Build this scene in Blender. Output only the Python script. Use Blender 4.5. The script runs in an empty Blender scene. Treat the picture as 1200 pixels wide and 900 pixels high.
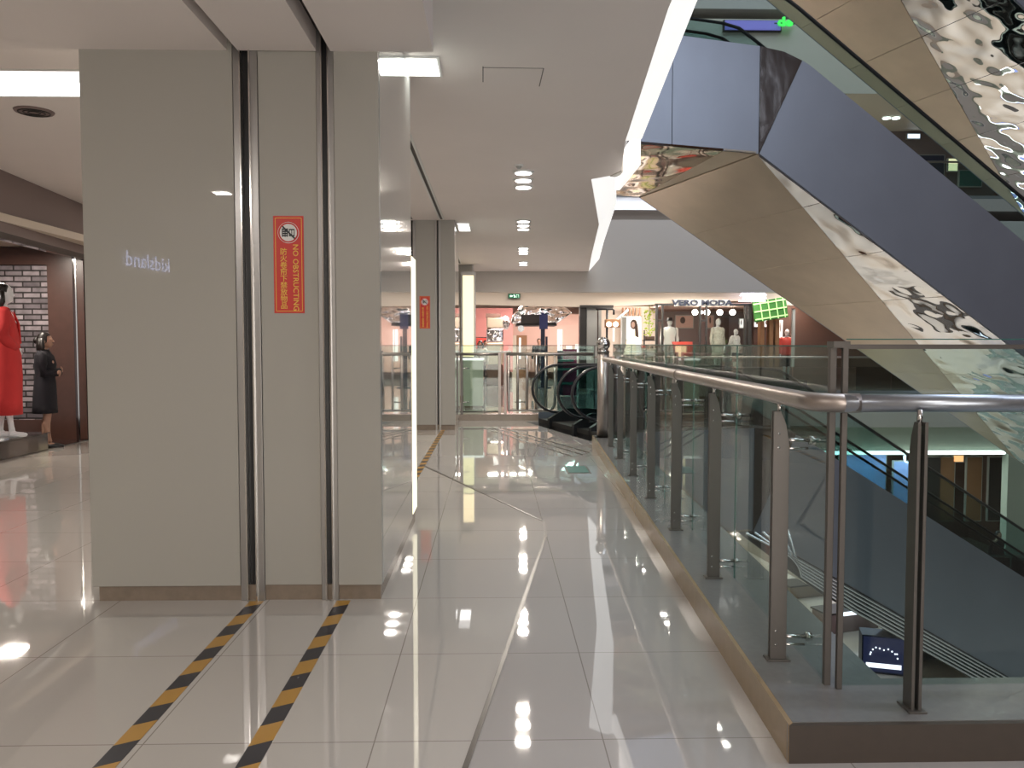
import bpy, bmesh, math, random
from mathutils import Vector, Matrix, noise
R = random.Random(7)
PI = math.pi
sc = bpy.context.scene
C = sc.collection
# ---------------------------------------------------------------- camera, world, exposure
FPX = 950.0
PITCH = math.atan(47/950); YAW = math.atan(22/950)
cam_d = bpy.data.cameras.new('camera'); cam = bpy.data.objects.new('camera', cam_d); C.objects.link(cam)
cam_d.sensor_width = 36; cam_d.lens = 36*FPX/1200
cam.location = (0, 0, 1.5); cam.rotation_euler = (PI/2-PITCH, 0, -YAW)
cam_d.clip_start = .05; cam_d.clip_end = 200
sc.camera = cam
sc.view_settings.view_transform = 'Standard'; sc.view_settings.look = 'None'
sc.view_settings.gamma = 1; sc.view_settings.use_curve_mapping = False
sc.view_settings.exposure = 1.10
w = bpy.data.worlds.new('world'); sc.world = w; w.use_nodes = True
w.node_tree.nodes['Background'].inputs[0].default_value = (.92, .90, .90, 1)
w.node_tree.nodes['Background'].inputs[1].default_value = 0.34
AREA = []   # (location, size x, size y, power, colour): the mall's ceiling panels and cove lamps, plus added fill lamps
def area(loc, sx, sy, p, col=(1, .93, .85), rot=(0, 0, 0)):
    l = bpy.data.lights.new('lamp', 'AREA'); l.shape = 'RECTANGLE'; l.size = sx; l.size_y = sy
    l.energy = p; l.color = col
    o = bpy.data.objects.new('lamp', l); C.objects.link(o); o.location = loc; o.rotation_euler = rot
    return o
WARM = (1, .90, .78); COOL = (.80, .90, 1); NEUT = (1, .94, .87)
# wash from the corridor's luminous ceiling slots and downlights, with unseen lamps added
area((-3.2, 6.28, 3.60), 1.5, .3, 20, NEUT)
area((-.55, 6.28, 3.60), .2, .3, 4, NEUT)
area((-2.92, .50, 3.12), .16, .16, 9, NEUT)
area((-2.74, .26, 3.12), .16, .16, 9, NEUT)
area((2.0, -8.85, 1.5), 6.0, 2.6, 120, NEUT, (PI/2, 0, 0))     # unseen fill lamp added behind the camera, lifts ceiling, floor and pillar
area((.3, -3.0, 3.55), .6, 2.4, 60, NEUT)  # unseen lamp added behind the camera to light the corridor
TRIO = [10.15, 10.62, 11.08, 14.15, 14.62, 15.1, 18.1, 18.6, 19.1, 21.2, 21.8]
for Y in TRIO:
    area((.037*Y, Y, 3.595), .15, .15, 9.5, WARM)
area((1.9, 18.0, 3.9), .2, 8, 34, (1, .97, .95), (0, -.5, 0))
area((-4.0, 14, 3.6), 3.0, 3.0, 16, WARM)
# atrium: cool light from the glazed roof far above, warm light out of the shops
area((9, 13, 22), 9, 14, 900, (.74, .85, 1.0))
area((9, 24.6, -1.95), 12, .5, 90, (.9, .95, 1))
area((6.0, 24.7, 3.0), 5.0, .3, 60, WARM)
area((8, 26, 8.6), 12, 1.2, 150, WARM)
# near side of the atrium: unseen lamps added to brighten the escalator steel
area((9, 2.4, 9.2), 12, .6, 200, (.78, .86, 1), (1.1, 0, 0))
area((9, 2.4, 3.0), 12, .5, 70, (.80, .86, 1), (1.2, 0, 0))
area((8, 26.5, 14.4), 12, 1.2, 160, NEUT)
# ---------------------------------------------------------------- pixel helper (rays of the 1200x900 frame, used only to read positions)
_F = Vector((math.sin(YAW)*math.cos(PITCH), math.cos(YAW)*math.cos(PITCH), -math.sin(PITCH)))
_R = Vector((math.cos(YAW), -math.sin(YAW), 0)); _U = _R.cross(_F)
def ray(x, y): return _F*FPX + _R*(x-600) - _U*(y-450)
def atY(x, y, Y):
    d = ray(x, y); return Vector((0, 0, 1.5)) + d*(Y/d.y)
def atZ(x, y, z):
    d = ray(x, y); return Vector((0, 0, 1.5)) + d*((z-1.5)/d.z)
# ---------------------------------------------------------------- materials
M = {}
def mat(name, col, rough=.5, metal=0, coat=0, emis=None, es=0, ior=1.5, spec=.5, var=0, vscale=4, bump=0, bscale=30, aniso=0):
    m = bpy.data.materials.new(name); m.use_nodes = True; nt = m.node_tree; b = nt.nodes['Principled BSDF']
    b.inputs['Base Color'].default_value = (*col, 1); b.inputs['Roughness'].default_value = rough
    b.inputs['Metallic'].default_value = metal; b.inputs['Coat Weight'].default_value = coat
    b.inputs['Coat Roughness'].default_value = .004; b.inputs['IOR'].default_value = ior
    b.inputs['Specular IOR Level'].default_value = spec
    if emis: b.inputs['Emission Color'].default_value = (*emis, 1); b.inputs['Emission Strength'].default_value = es
    tc = nt.nodes.new('ShaderNodeTexCoord')
    if var:
        n = nt.nodes.new('ShaderNodeTexNoise'); n.inputs['Scale'].default_value = vscale; n.inputs['Detail'].default_value = 5
        r = nt.nodes.new('ShaderNodeMapRange'); r.inputs[3].default_value = 1-var; r.inputs[4].default_value = 1+var
        mx = nt.nodes.new('ShaderNodeMix'); mx.data_type = 'RGBA'; mx.blend_type = 'MULTIPLY'; mx.inputs[0].default_value = 1
        mx.inputs[6].default_value = (*col, 1)
        nt.links.new(tc.outputs['Object'], n.inputs['Vector']); nt.links.new(n.outputs[0], r.inputs[0])
        nt.links.new(r.outputs[0], mx.inputs[7]); nt.links.new(mx.outputs[2], b.inputs['Base Color'])
    if bump:
        n = nt.nodes.new('ShaderNodeTexNoise'); n.inputs['Scale'].default_value = bscale; n.inputs['Detail'].default_value = 2
        bp = nt.nodes.new('ShaderNodeBump'); bp.inputs['Strength'].default_value = 1; bp.inputs['Distance'].default_value = bump
        nt.links.new(tc.outputs['Object'], n.inputs['Vector']); nt.links.new(n.outputs[0], bp.inputs['Height']); nt.links.new(bp.outputs[0], b.inputs['Normal'])
    M[name] = m; return m
def brickmat(name, c1, c2, cm, bw, bh, ms, off=.5, rough=.5, loc=(0, 0, 0), rot=(0, 0, 0), bump=0, var=0, coat=0, spec=.5, metal=0, ior=1.5):
    m = mat(name, c1, rough, metal, coat=coat, spec=spec, ior=ior); nt = m.node_tree; b = nt.nodes['Principled BSDF']
    tc = nt.nodes.new('ShaderNodeTexCoord'); mp = nt.nodes.new('ShaderNodeMapping'); mp.vector_type = 'POINT'
    mp.inputs['Location'].default_value = loc; mp.inputs['Rotation'].default_value = rot
    br = nt.nodes.new('ShaderNodeTexBrick'); br.offset = off; br.squash = 1
    br.inputs['Color1'].default_value = (*c1, 1); br.inputs['Color2'].default_value = (*c2, 1); br.inputs['Mortar'].default_value = (*cm, 1)
    br.inputs['Scale'].default_value = 1; br.inputs['Brick Width'].default_value = bw; br.inputs['Row Height'].default_value = bh
    br.inputs['Mortar Size'].default_value = ms; br.inputs['Mortar Smooth'].default_value = 0; br.inputs['Bias'].default_value = 0
    nt.links.new(tc.outputs['Object'], mp.inputs[0]); nt.links.new(mp.outputs[0], br.inputs['Vector'])
    out = br.outputs['Color']
    if var:
        n = nt.nodes.new('ShaderNodeTexNoise'); n.inputs['Scale'].default_value = 9; n.inputs['Detail'].default_value = 6
        r = nt.nodes.new('ShaderNodeMapRange'); r.inputs[3].default_value = 1-var; r.inputs[4].default_value = 1+var
        mx = nt.nodes.new('ShaderNodeMix'); mx.data_type = 'RGBA'; mx.blend_type = 'MULTIPLY'; mx.inputs[0].default_value = 1
        nt.links.new(tc.outputs['Object'], n.inputs['Vector']); nt.links.new(n.outputs[0], r.inputs[0])
        nt.links.new(out, mx.inputs[6]); nt.links.new(r.outputs[0], mx.inputs[7]); out = mx.outputs[2]
    nt.links.new(out, b.inputs['Base Color'])
    if bump:
        bp = nt.nodes.new('ShaderNodeBump'); bp.inputs['Strength'].default_value = 1; bp.inputs['Distance'].default_value = bump; bp.invert = True
        nt.links.new(br.outputs['Fac'], bp.inputs['Height']); nt.links.new(bp.outputs[0], b.inputs['Normal'])
    return m
def glass(name, tint, refl=1.0, rough=0.0):
    m = bpy.data.materials.new(name); m.use_nodes = True; nt = m.node_tree; nt.nodes.clear()
    o = nt.nodes.new('ShaderNodeOutputMaterial'); t = nt.nodes.new('ShaderNodeBsdfTransparent'); g = nt.nodes.new('ShaderNodeBsdfGlossy')
    f = nt.nodes.new('ShaderNodeLayerWeight'); f.inputs[0].default_value = .5
    p5 = nt.nodes.new('ShaderNodeMath'); p5.operation = 'POWER'; p5.inputs[1].default_value = 5; nt.links.new(f.outputs['Facing'], p5.inputs[0])
    mu = nt.nodes.new('ShaderNodeMath'); mu.operation = 'MULTIPLY_ADD'; mu.inputs[1].default_value = .90*refl; mu.inputs[2].default_value = .035*refl
    mx = nt.nodes.new('ShaderNodeMixShader'); t.inputs[0].default_value = (*tint, 1); g.inputs['Roughness'].default_value = rough
    nt.links.new(p5.outputs[0], mu.inputs[0]); nt.links.new(mu.outputs[0], mx.inputs[0]); nt.links.new(t.outputs[0], mx.inputs[1]); nt.links.new(g.outputs[0], mx.inputs[2]); nt.links.new(mx.outputs[0], o.inputs[0])
    M[name] = m; return m
def emit(name, col, s): return mat(name, tuple(min(1, c*.8) for c in col), .5, emis=col, es=s)
mat('ceiling', (.84, .77, .74), .7, var=.03, vscale=1.5)
mat('wall', (.60, .57, .52), .6, var=.03)
mat('panel', (.40, .385, .345), .45, coat=.7, spec=.3)
mat('panel_edge', (.35, .36, .33), .1, coat=.6)
mat('side_glass', (.40, .44, .42), .06, coat=1, spec=.8)
mat('stone', (.24, .19, .145), .22, var=.18, vscale=25)
mat('tan_stone', (.34, .25, .15), .2, var=.12, vscale=12)
mat('kerb_top', (.20, .20, .20), .16, var=.1, vscale=30, coat=.3)
mat('kerb_dark', (.07, .055, .045), .3, var=.1, vscale=20)
brickmat('floor_tile', (.56, .53, .49), (.575, .545, .50), (.30, .27, .24), .865, .865, .0025, 0, .03, (.45-.865*20, -3.0+.865*40, 0), spec=.9, ior=1.6, coat=.3)
brickmat('floor_grey', (.45, .43, .41), (.46, .44, .42), (.26, .24, .22), .865, .865, .0025, 0, .03, (.45-.865*20, -3.0+.865*40, 0), spec=.9, ior=1.6, coat=.3)
mat('black', (.012, .012, .013), .35)
mat('rubber', (.01, .01, .012), .3, spec=.6)
mat('chrome', (.62, .60, .58), .16, 1)
mat('rail_steel', (.42, .37, .34), .36, .92, var=.05, vscale=30)
mat('post_steel', (.14, .128, .118), .42, .6, var=.06, vscale=20)
mat('rail_blue', (.34, .37, .42), .28, .95)
mat('track_alu', (.42, .41, .40), .3, .9)
mat('steel_blue', (.27, .295, .345), .40, .72, var=.10, vscale=1.2, bump=.0015, bscale=5)
mat('steel_facet', (.17, .16, .155), .2, .95, var=.25, vscale=3, bump=.01, bscale=3)
mat('bronze', (.56, .47, .36), .36, .8, var=.15, vscale=1.8, bump=.002, bscale=4)
mat('mirror', (.74, .73, .71), .03, 1, bump=.15, bscale=.8)
mat('mirror_bronze', (.40, .31, .23), .06, 1, bump=.10, bscale=.55)
mat('yellow', (.62, .36, .05), .35); mat('tape_black', (.02, .02, .025), .35)
mat('red_sticker', (.62, .04, .03), .35); mat('white', (.8, .8, .78), .4); mat('yellow_ink', (.85, .55, .08), .4)
mat('brown_wood', (.075, .035, .026), .3, var=.2, vscale=8); mat('brown_gloss', (.035, .02, .018), .12, coat=.5)
mat('red_coat', (.62, .035, .035), .8, bump=.002, bscale=60); mat('black_cloth', (.008, .007, .012), .85)
mat('skin', (.42, .24, .17), .5); mat('mannequin', (.80, .80, .82), .3); mat('hair', (.012, .009, .008), .4)
mat('pink', (.66, .27, .25), .5); mat('pink_light', (.72, .47, .40), .5); mat('cream', (.70, .60, .50), .55)
mat('grey_light', (.40, .40, .38), .5); mat('dark', (.03, .027, .025), .5); mat('dark_brown', (.10, .055, .04), .5)
mat('foil', (.70, .66, .66), .08, 1, bump=.10, bscale=2.2); mat('silver', (.5, .5, .5), .25, .9); mat('rib_metal', (.75, .78, .8), .22, .9)
mat('green_box', (.45, .50, .40), .3); mat('teal', (.02, .13, .11), .4); mat('magenta', (.22, .02, .08), .4)
mat('leaf', (.14, .30, .04), .6, var=.3, vscale=15); mat('floor_far', (.55, .48, .44), .08, spec=.9, ior=1.6)
mat('floor_low', (.62, .58, .52), .15); mat('wood', (.30, .15, .07), .5); mat('lime', (.45, .60, .06), .5)
mat('floral', (.55, .52, .45), .8, var=.5, vscale=14); mat('blue_dark', (.012, .02, .05), .4); mat('mauve', (.23, .17, .16), .6)
mat('green_wall', (.42, .46, .38), .6); mat('red_bag', (.7, .08, .06), .5); mat('fascia', (.62, .58, .54), .6)
glass('rail_glass', (.80, .88, .85), 1.0); glass('esc_glass', (.70, .80, .80), .7); glass('shop_glass', (.9, .92, .9), .6)
emit('lamp_white', (1, .97, .93), 6); emit('slot_white', (1, .97, .95), 1.7); emit('cove_glow', (1, .985, .96), .38)  # cove faces glow themselves in place of the light falling on them
emit('lightbox', (1, .84, .50), .62); emit('cream_glow', (1, .93, .70), .6); emit('neon_blue', (.55, .62, 1), 4.2)
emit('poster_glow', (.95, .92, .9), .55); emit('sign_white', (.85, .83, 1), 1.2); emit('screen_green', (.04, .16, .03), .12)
emit('line_lime', (.45, .85, .3), .28); emit('exit_green', (.02, .10, .05), .6); emit('exit_white', (.7, 1, .8), 1.2)
emit('globe', (1, .93, .85), 5); emit('blue_poster', (.30, .38, .75), .4); emit('violet_sign', (.24, .20, .62), .3)
emit('green_sign', (.08, .85, .12), .6); emit('led_line', (.92, 1, .97), 2.2); emit('orange_glow', (1, .45, .2), .8)
emit('pink_wall_lit', (.95, .42, .40), .25); emit('screen_dark', (.02, .025, .08), .3); emit('shop_wash', (1, .93, .82), .9)
# brick wall of the left-hand shop
brickmat('brick', (.10, .085, .095), (.36, .31, .33), (.025, .02, .02), .27, .085, .012, .5, .45, (0, 0, 0), (PI/2, 0, 0), bump=.01, var=.7)
# hazard tape: slanting yellow and black bands along the tape's own length
def tape_mat():
    m = mat('hazard', (.5, .3, .05), .3); nt = m.node_tree; b = nt.nodes['Principled BSDF']
    tc = nt.nodes.new('ShaderNodeTexCoord'); sp = nt.nodes.new('ShaderNodeSeparateXYZ'); nt.links.new(tc.outputs['Object'], sp.inputs[0])
    a = nt.nodes.new('ShaderNodeMath'); a.operation = 'MULTIPLY_ADD'; a.inputs[1].default_value = -.6; nt.links.new(sp.outputs[0], a.inputs[0]); nt.links.new(sp.outputs[1], a.inputs[2])
    d = nt.nodes.new('ShaderNodeMath'); d.operation = 'MODULO'; d.inputs[1].default_value = .32; ad = nt.nodes.new('ShaderNodeMath'); ad.inputs[1].default_value = 48.0
    nt.links.new(a.outputs[0], ad.inputs[0]); nt.links.new(ad.outputs[0], d.inputs[0])
    g = nt.nodes.new('ShaderNodeMath'); g.operation = 'GREATER_THAN'; g.inputs[1].default_value = .16; nt.links.new(d.outputs[0], g.inputs[0])
    mx = nt.nodes.new('ShaderNodeMix'); mx.data_type = 'RGBA'; mx.inputs[6].default_value = (.50, .27, .045, 1); mx.inputs[7].default_value = (.022, .022, .03, 1)
    nt.links.new(g.outputs[0], mx.inputs[0]); nt.links.new(mx.outputs[2], b.inputs['Base Color'])
tape_mat()
# ---------------------------------------------------------------- mesh helpers
def NB(): return bmesh.new()
def add_box(bm, x0, x1, y0, y1, z0, z1):
    v = [bm.verts.new((x, y, z)) for x in (x0, x1) for y in (y0, y1) for z in (z0, z1)]
    for f in ((0, 1, 3, 2), (4, 6, 7, 5), (0, 4, 5, 1), (2, 3, 7, 6), (0, 2, 6, 4), (1, 5, 7, 3)): bm.faces.new([v[i] for i in f])
    return bm
def add_prism(bm, pts, off):
    """pts: list of 3-D points of one flat face; off: extrusion vector"""
    off = Vector(off); a = [bm.verts.new(p) for p in pts]; b = [bm.verts.new(Vector(p)+off) for p in pts]
    bm.faces.new(a); bm.faces.new(b[::-1]); n = len(a)
    for i in range(n): bm.faces.new((a[i], b[i], b[(i+1) % n], a[(i+1) % n]))
    return bm
def add_tube(bm, pts, r, n=10, sx=1, sy=1, closed=False):
    pts = [Vector(p) for p in pts]; rs = r if isinstance(r, (list, tuple)) else [r]*len(pts)
    rings = []; up = Vector((0, 0, 1)); m = len(pts)
    for i, p in enumerate(pts):
        a = pts[(i-1) % m] if (closed or i > 0) else p; b = pts[(i+1) % m] if (closed or i < m-1) else p
        t = (b-a).normalized(); u = up.cross(t)
        if u.length < .1: u = Vector((1, 0, 0)).cross(t) if abs(t.x) < .9 else Vector((0, 1, 0)).cross(t)
        if rings and u.dot(lastu) < 0: u = -u
        u.normalize(); lastu = u; v = t.cross(u)
        rings.append([bm.verts.new(p + u*math.cos(2*PI*k/n)*rs[i]*sx + v*math.sin(2*PI*k/n)*rs[i]*sy) for k in range(n)])
    for i in range(m if closed else m-1):
        A, B = rings[i], rings[(i+1) % m]
        for k in range(n): bm.faces.new((A[k], A[(k+1) % n], B[(k+1) % n], B[k]))
    if not closed: bm.faces.new(rings[0][::-1]); bm.faces.new(rings[-1])
    return bm
def add_loft(bm, rings, n=20, cap=True):
    """rings: (centre, rx, ry) stacked ellipses in x/y"""
    rr = []
    for (c, rx, ry) in rings:
        c = Vector(c); rr.append([bm.verts.new(c + Vector((rx*math.cos(2*PI*k/n), ry*math.sin(2*PI*k/n), 0))) for k in range(n)])
    for A, B in zip(rr, rr[1:]):
        for k in range(n): bm.faces.new((A[k], A[(k+1) % n], B[(k+1) % n], B[k]))
    if cap: bm.faces.new(rr[0][::-1]); bm.faces.new(rr[-1])
    return bm
def add_ball(bm, c, rx, ry=None, rz=None, seg=16, rot=None):
    ry = ry or rx; rz = rz or rx
    mt = Matrix.Translation(c) @ (rot or Matrix()) @ Matrix.Diagonal((rx, ry, rz, 1))
    bmesh.ops.create_uvsphere(bm, u_segments=seg, v_segments=max(6, seg*3//4), radius=1, matrix=mt); return bm
def obj(name, bm, m, parent=None, smooth=False, bevel=0):
    me = bpy.data.meshes.new(name); bmesh.ops.recalc_face_normals(bm, faces=bm.faces[:]); bm.to_mesh(me); bm.free()
    me.materials.append(M[m] if isinstance(m, str) else m)
    if smooth:
        for p in me.polygons: p.use_smooth = True
    o = bpy.data.objects.new(name, me); C.objects.link(o)
    if parent is not None: o.parent = parent
    if bevel:
        b = o.modifiers.new('bevel', 'BEVEL'); b.width = bevel; b.segments = 2; b.limit_method = 'ANGLE'
    return o
def tag(o, label, cat, group=None, kind=None):
    o['label'] = label; o['category'] = cat
    if group: o['group'] = group
    if kind: o['kind'] = kind
    return o
def thing(name, label, cat, loc=(0, 0, 0), rotz=0, group=None):
    o = bpy.data.objects.new(name, None); C.objects.link(o); o.location = loc; o.rotation_euler = (0, 0, rotz); o.empty_display_size = .1
    return tag(o, label, cat, group)
def struct(name, bm, m, label=None, parent=None, **k):
    o = obj(name, bm, m, parent, **k)
    if parent is None:
        o['kind'] = 'structure'
        if label: o['label'] = label
    return o
def dup(o, parent=None):
    c = o.copy(); C.objects.link(c)
    if parent is not None: c.parent = parent
    for ch in list(o.children): dup(ch, c)
    return c
def evalmesh(o):
    dg = bpy.context.evaluated_depsgraph_get(); me = bpy.data.meshes.new_from_object(o.evaluated_get(dg)); return me
def text(name, s, size, m, parent, mtx, ext=.01, align='CENTER', bold=0, sx=1):
    cu = bpy.data.curves.new(name, 'FONT'); cu.body = s; cu.size = size; cu.extrude = ext; cu.align_x = align; cu.align_y = 'CENTER'; cu.offset = bold; cu.resolution_u = 2
    t = bpy.data.objects.new('tmp', cu); C.objects.link(t); bpy.context.view_layer.update()
    me = evalmesh(t); bpy.data.objects.remove(t); me.transform(mtx @ Matrix.Diagonal((sx, 1, 1, 1)))
    me.materials.clear(); me.materials.append(M[m]); o = bpy.data.objects.new(name, me); C.objects.link(o)
    if parent is not None: o.parent = parent
    return o
def faceY(x, y, z): return Matrix.Translation((x, y, z)) @ Matrix.Rotation(PI/2, 4, 'X')          # reads from -Y, towards the camera
def faceX(x, y, z): return Matrix.Translation((x, y, z)) @ Matrix.Rotation(PI/2, 4, 'Z') @ Matrix.Rotation(PI/2, 4, 'X')  # reads from +X
def wbox(a, b, y0, y1):
    """box from picture corners a (left, top) to b (right, bottom) read at depth y0, back to y1"""
    p, q = atY(*a, y0), atY(*b, y0); return p.x, q.x, y0, y1, q.z, p.z
def boxpx(a, b, y0, dy): return add_box(NB(), *wbox(a, b, y0, y0+dy))
CEIL = 3.63; LOWC = 3.155
KX0, KY0, KS = 1.055, 2.807, .0453                       # inner foot of the kerb: x = KX0 + KS (y-KY0)
def kx(y): return KX0 + KS*(y-KY0)
# ================================================================ STRUCTURE
# --- floors
edge = [(-.85, 40), (-.85, 9.9), (.424, 6.786), (.414, 6.295), (.185, 4.73), (-.101, 2.80), (-1.25, -5), (-1.9, -9)]
vr = [(3.0, 24), (2.45, 19.7), (2.0, 15.9), (.62, 15.55), (1.62, 12.0), (kx(12.0)+.05, 12.0), (kx(2.9)+.05, 2.9), (1.1, 2.9), (1.1, 2.85), (18, 2.85), (18, -9)]
bm = NB(); add_prism(bm, [(x, y, 0) for x, y in edge + [(18, -9), (18, 2.95)] + [(KX0+.02, 2.95), (kx(12)+.02, 12.0), (1.62, 12.0), (.62, 15.55), (2.0, 15.9), (2.45, 19.7), (3.0, 24), (18, 24), (18, 40)]], (0, 0, -.3))
struct('floor', bm, 'floor_grey', 'grey glossy tiled walkway floor beside the railing')
bm = NB(); add_prism(bm, [(x, y, 0) for x, y in [(-14, 40), (-14, -9), (-1.9, -9), (-1.25, -5), (-.101, 2.80), (.185, 4.73), (.414, 6.295), (.424, 6.786), (-.85, 9.9), (-.85, 40)]], (0, 0, -.3))
struct('floor', bm, 'floor_tile', 'glossy off-white tiled floor around the pillar')
bm = NB(); ln = [(-.83, 9.88), (.424, 6.786), (.414, 6.295), (.185, 4.73), (-.101, 2.80), (-1.25, -5)]
for (x0, y0), (x1, y1) in zip(ln, ln[1:]):
    d = Vector((x1-x0, y1-y0, 0)).normalized(); n = Vector((-d.y, d.x, 0))*.011
    add_prism(bm, [Vector((x0, y0, .001))-n, Vector((x0, y0, .001))+n, Vector((x1, y1, .001))+n, Vector((x1, y1, .001))-n], (0, 0, .002))
struct('trim_1', bm, 'kerb_dark', 'thin dark metal strip bending across the floor tiles')
for i, ((a, b), dk) in enumerate(zip([((-.186, 14.51), (1.045, 10.73)), ((-.048, 14.66), (1.199, 10.89)), ((.136, 14.5), (1.335, 11.06))], (0, 0, 0))):
    d = Vector((b[0]-a[0], b[1]-a[1], 0)).normalized(); n = Vector((-d.y, d.x, 0))*.018
    struct('trim_%d' % (i+2), add_prism(NB(), [Vector((*a, .001))-n, Vector((*a, .001))+n, Vector((*b, .001))+n, Vector((*b, .001))-n], (0, 0, .002)), 'kerb_dark', 'dark inlaid floor line in front of the escalator')
t = thing('floor_hatch', 'small dark green floor hatch in tiles before the escalator', 'hatch', (1.0, 9.6, 0))
obj('frame', add_box(NB(), -.14, .14, -.28, .28, 0, .003), 'post_steel', t); obj('cover', add_box(NB(), -.12, .12, -.25, .25, .002, .006), 'teal', t)
# lower floors / upper floors of the atrium
K = 1.1; FF = 5.2947*K
struct('floor', add_box(NB(), -6, 18, 3.0, 40, -FF-.3, -FF), 'floor_low', 'pale floor of the storey below')
# --- ceilings
ce = [(kx(-9)-.1, -9), (.90, 0), (1.115, 5.24), (1.391, 8.6), (1.578, 10.06), (1.485, 10.37), (1.273, 10.59), (1.891, 14.55), (2.383, 19.75), (2.81, 23.9)]
bm = NB(); add_prism(bm, [(-14, -9, CEIL)] + [(x, y, CEIL) for x, y in ce] + [(2.81, 24.3, CEIL), (-14, 24.3, CEIL)], (0, 0, FF-CEIL-.03))
struct('ceiling', bm, 'ceiling', 'plain off-white plaster ceiling of the corridor')
struct('ceiling', add_prism(NB(), [(x, y, CEIL) for x, y in [(kx(-9)-.1, -9), (18, -9), (18, 2.2), (1.0, 2.2), (.9, 0)]], (0, 0, FF-CEIL-.03)), 'ceiling', 'ceiling behind the camera')
bm = NB()
for x0, x1 in ((-5.6, -1.50), (-1.44, -1.0), (-.92, -.34)): add_box(bm, x0, x1, -9, 4.70, LOWC, CEIL+.02)
struct('ceiling', bm, 'ceiling', 'lowered ceiling soffit split by the shutter slots')
bm = NB(); add_box(bm, -1.5, -1.44, -9, 4.7, LOWC+.12, LOWC+.2); add_box(bm, -1.0, -.92, -9, 4.7, LOWC+.12, LOWC+.2)
struct('trim_5', bm, 'black', 'dark fire shutter slots in the lowered ceiling')
# edge of the ceiling opening, cove light on it painted as emission
bm = NB()
def strip(pts, wd, rise, th=.02):
    for (x0, y0), (x1, y1) in zip(pts, pts[1:]):
        add_prism(bm, [(x0, y0, CEIL-.001), (x0+wd, y0, CEIL+rise), (x1+wd, y1, CEIL+rise), (x1, y1, CEIL-.001)], (.01, 0, th))
strip([(.80, -2), (.90, 0), (1.115, 5.24), (1.391, 8.6)], .17, .02)
struct('trim_6', bm, 'cove_glow', 'white edge strip along the near ceiling opening, cove light painted on as glow')
bm = NB(); strip([(1.273, 10.59), (1.891, 14.55), (2.383, 19.75), (2.81, 23.9)], .30, .35)
struct('trim_7', bm, 'cove_glow', 'white cove face along the far ceiling opening, its lighting painted on as glow')
struct('trim_8', add_box(NB(), 1.60, 1.66, 9.2, 10.7, CEIL-.12, CEIL+.25), 'cove_glow', 'short glowing white slot at the ceiling corner')
bm = NB(); add_prism(bm, [(1.578, 10.06, CEIL-.01), (1.485, 10.37, CEIL-.01), (1.485, 10.37, CEIL+1.2), (1.578, 10.06, CEIL+1.2)], (.08, .03, 0))
struct('wall_corner', bm, 'wall', 'pale upstand at the corner of the ceiling opening')
# ceiling access hatch and hairline seams
bm = NB()
for (a, b) in (((637, 80), (632, 101)), ((566, 78), (566, 96)), ((566, 79), (637, 80))):
    p, q = atZ(*a, CEIL), atZ(*b, CEIL); d = (q-p).normalized(); n = Vector((-d.y, d.x, 0))*.004
    add_prism(bm, [p-n, p+n, q+n, q-n], (0, 0, -.002))
struct('trim_9', bm, 'kerb_dark', 'hairline seam of an access hatch in the ceiling')
# --- luminous ceiling slots
def slot(label, x0, x1, y0, y1, z, parts=2):
    t = thing('ceiling_light', label, 'ceiling light', ((x0+x1)/2, (y0+y1)/2, z)); hx, hy = (x1-x0)/2, (y1-y0)/2
    bm = NB()
    for b in ((-hx-.02, hx+.02, -hy-.02, -hy), (-hx-.02, hx+.02, hy, hy+.02), (-hx-.02, -hx, -hy, hy), (hx, hx+.02, -hy, hy)): add_box(bm, *b, -.012, 0)
    obj('frame', bm, 'white', t); obj('diffuser', add_box(NB(), -hx, hx, -hy*.1, hy, -.008, 0), 'slot_white', t)
    obj('reflector', add_box(NB(), -hx, hx, -hy, -hy*.1, -.006, 0), 'poster_glow', t); return t
slot('long glowing ceiling slot to the left of the near pillar', -5.9, -2.36, 6.5, 7.15, CEIL)
slot('short glowing ceiling slot between near pillar and corridor', -.655, -.42, 6.15, 6.55, CEIL)
slot('short glowing ceiling slot beside the second pillar', -.63, -.43, 14.4, 15.4, CEIL)
def downlight(x, y, z, label, r=.085):
    t = thing('ceiling_downlight', label, 'ceiling light', (x, y, z), 0, 'round downlights along the corridor ceiling')
    bm = NB(); add_tube(bm, [(0, 0, 0), (0, 0, -.012), (0, 0, -.02)], [r+.035, r+.03, r+.008], 24); obj('rim', bm, 'white', t, True)
    obj('lens', add_tube(NB(), [(0, 0, -.015), (0, 0, -.026)], r, 24), 'lamp_white', t); return t
pos = ['nearest of the nearest trio', 'middle of the nearest trio', 'farthest of the nearest trio', 'nearest of the second trio', 'middle of the second trio', 'farthest of the second trio', 'nearest of the third trio', 'middle of the third trio', 'farthest of the third trio', 'nearer of the farthest pair', 'farther of the farthest pair']
dl = [(.037*y, y, 'round downlight in the corridor ceiling row, '+l) for y, l in zip(TRIO, pos)]
for x, y, l in dl: downlight(x, y, CEIL, l, .10)
downlight(-2.92, .50, LOWC, 'downlight in the lowered ceiling behind the camera, the farther left', .085); downlight(-2.74, .26, LOWC, 'downlight in the lowered ceiling behind the camera, the nearer right', .085)
t = thing('smoke_detector', 'small white smoke detector beyond the access hatch on ceiling', 'smoke detector', tuple(atZ(608, 193, CEIL)))
obj('base', add_tube(NB(), [(0, 0, 0), (0, 0, -.02)], .055, 16), 'white', t); obj('sensor', add_tube(NB(), [(0, 0, -.02), (0, 0, -.045)], [.04, .02], 16), 'grey_light', t)
t = thing('ceiling_vent', 'round grey ceiling vent left of the near pillar', 'vent', tuple(atZ(40, 130, CEIL)))
obj('frame', add_tube(NB(), [(0, 0, 0), (0, 0, -.015)], [.17, .16], 20), 'mauve', t)
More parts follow.
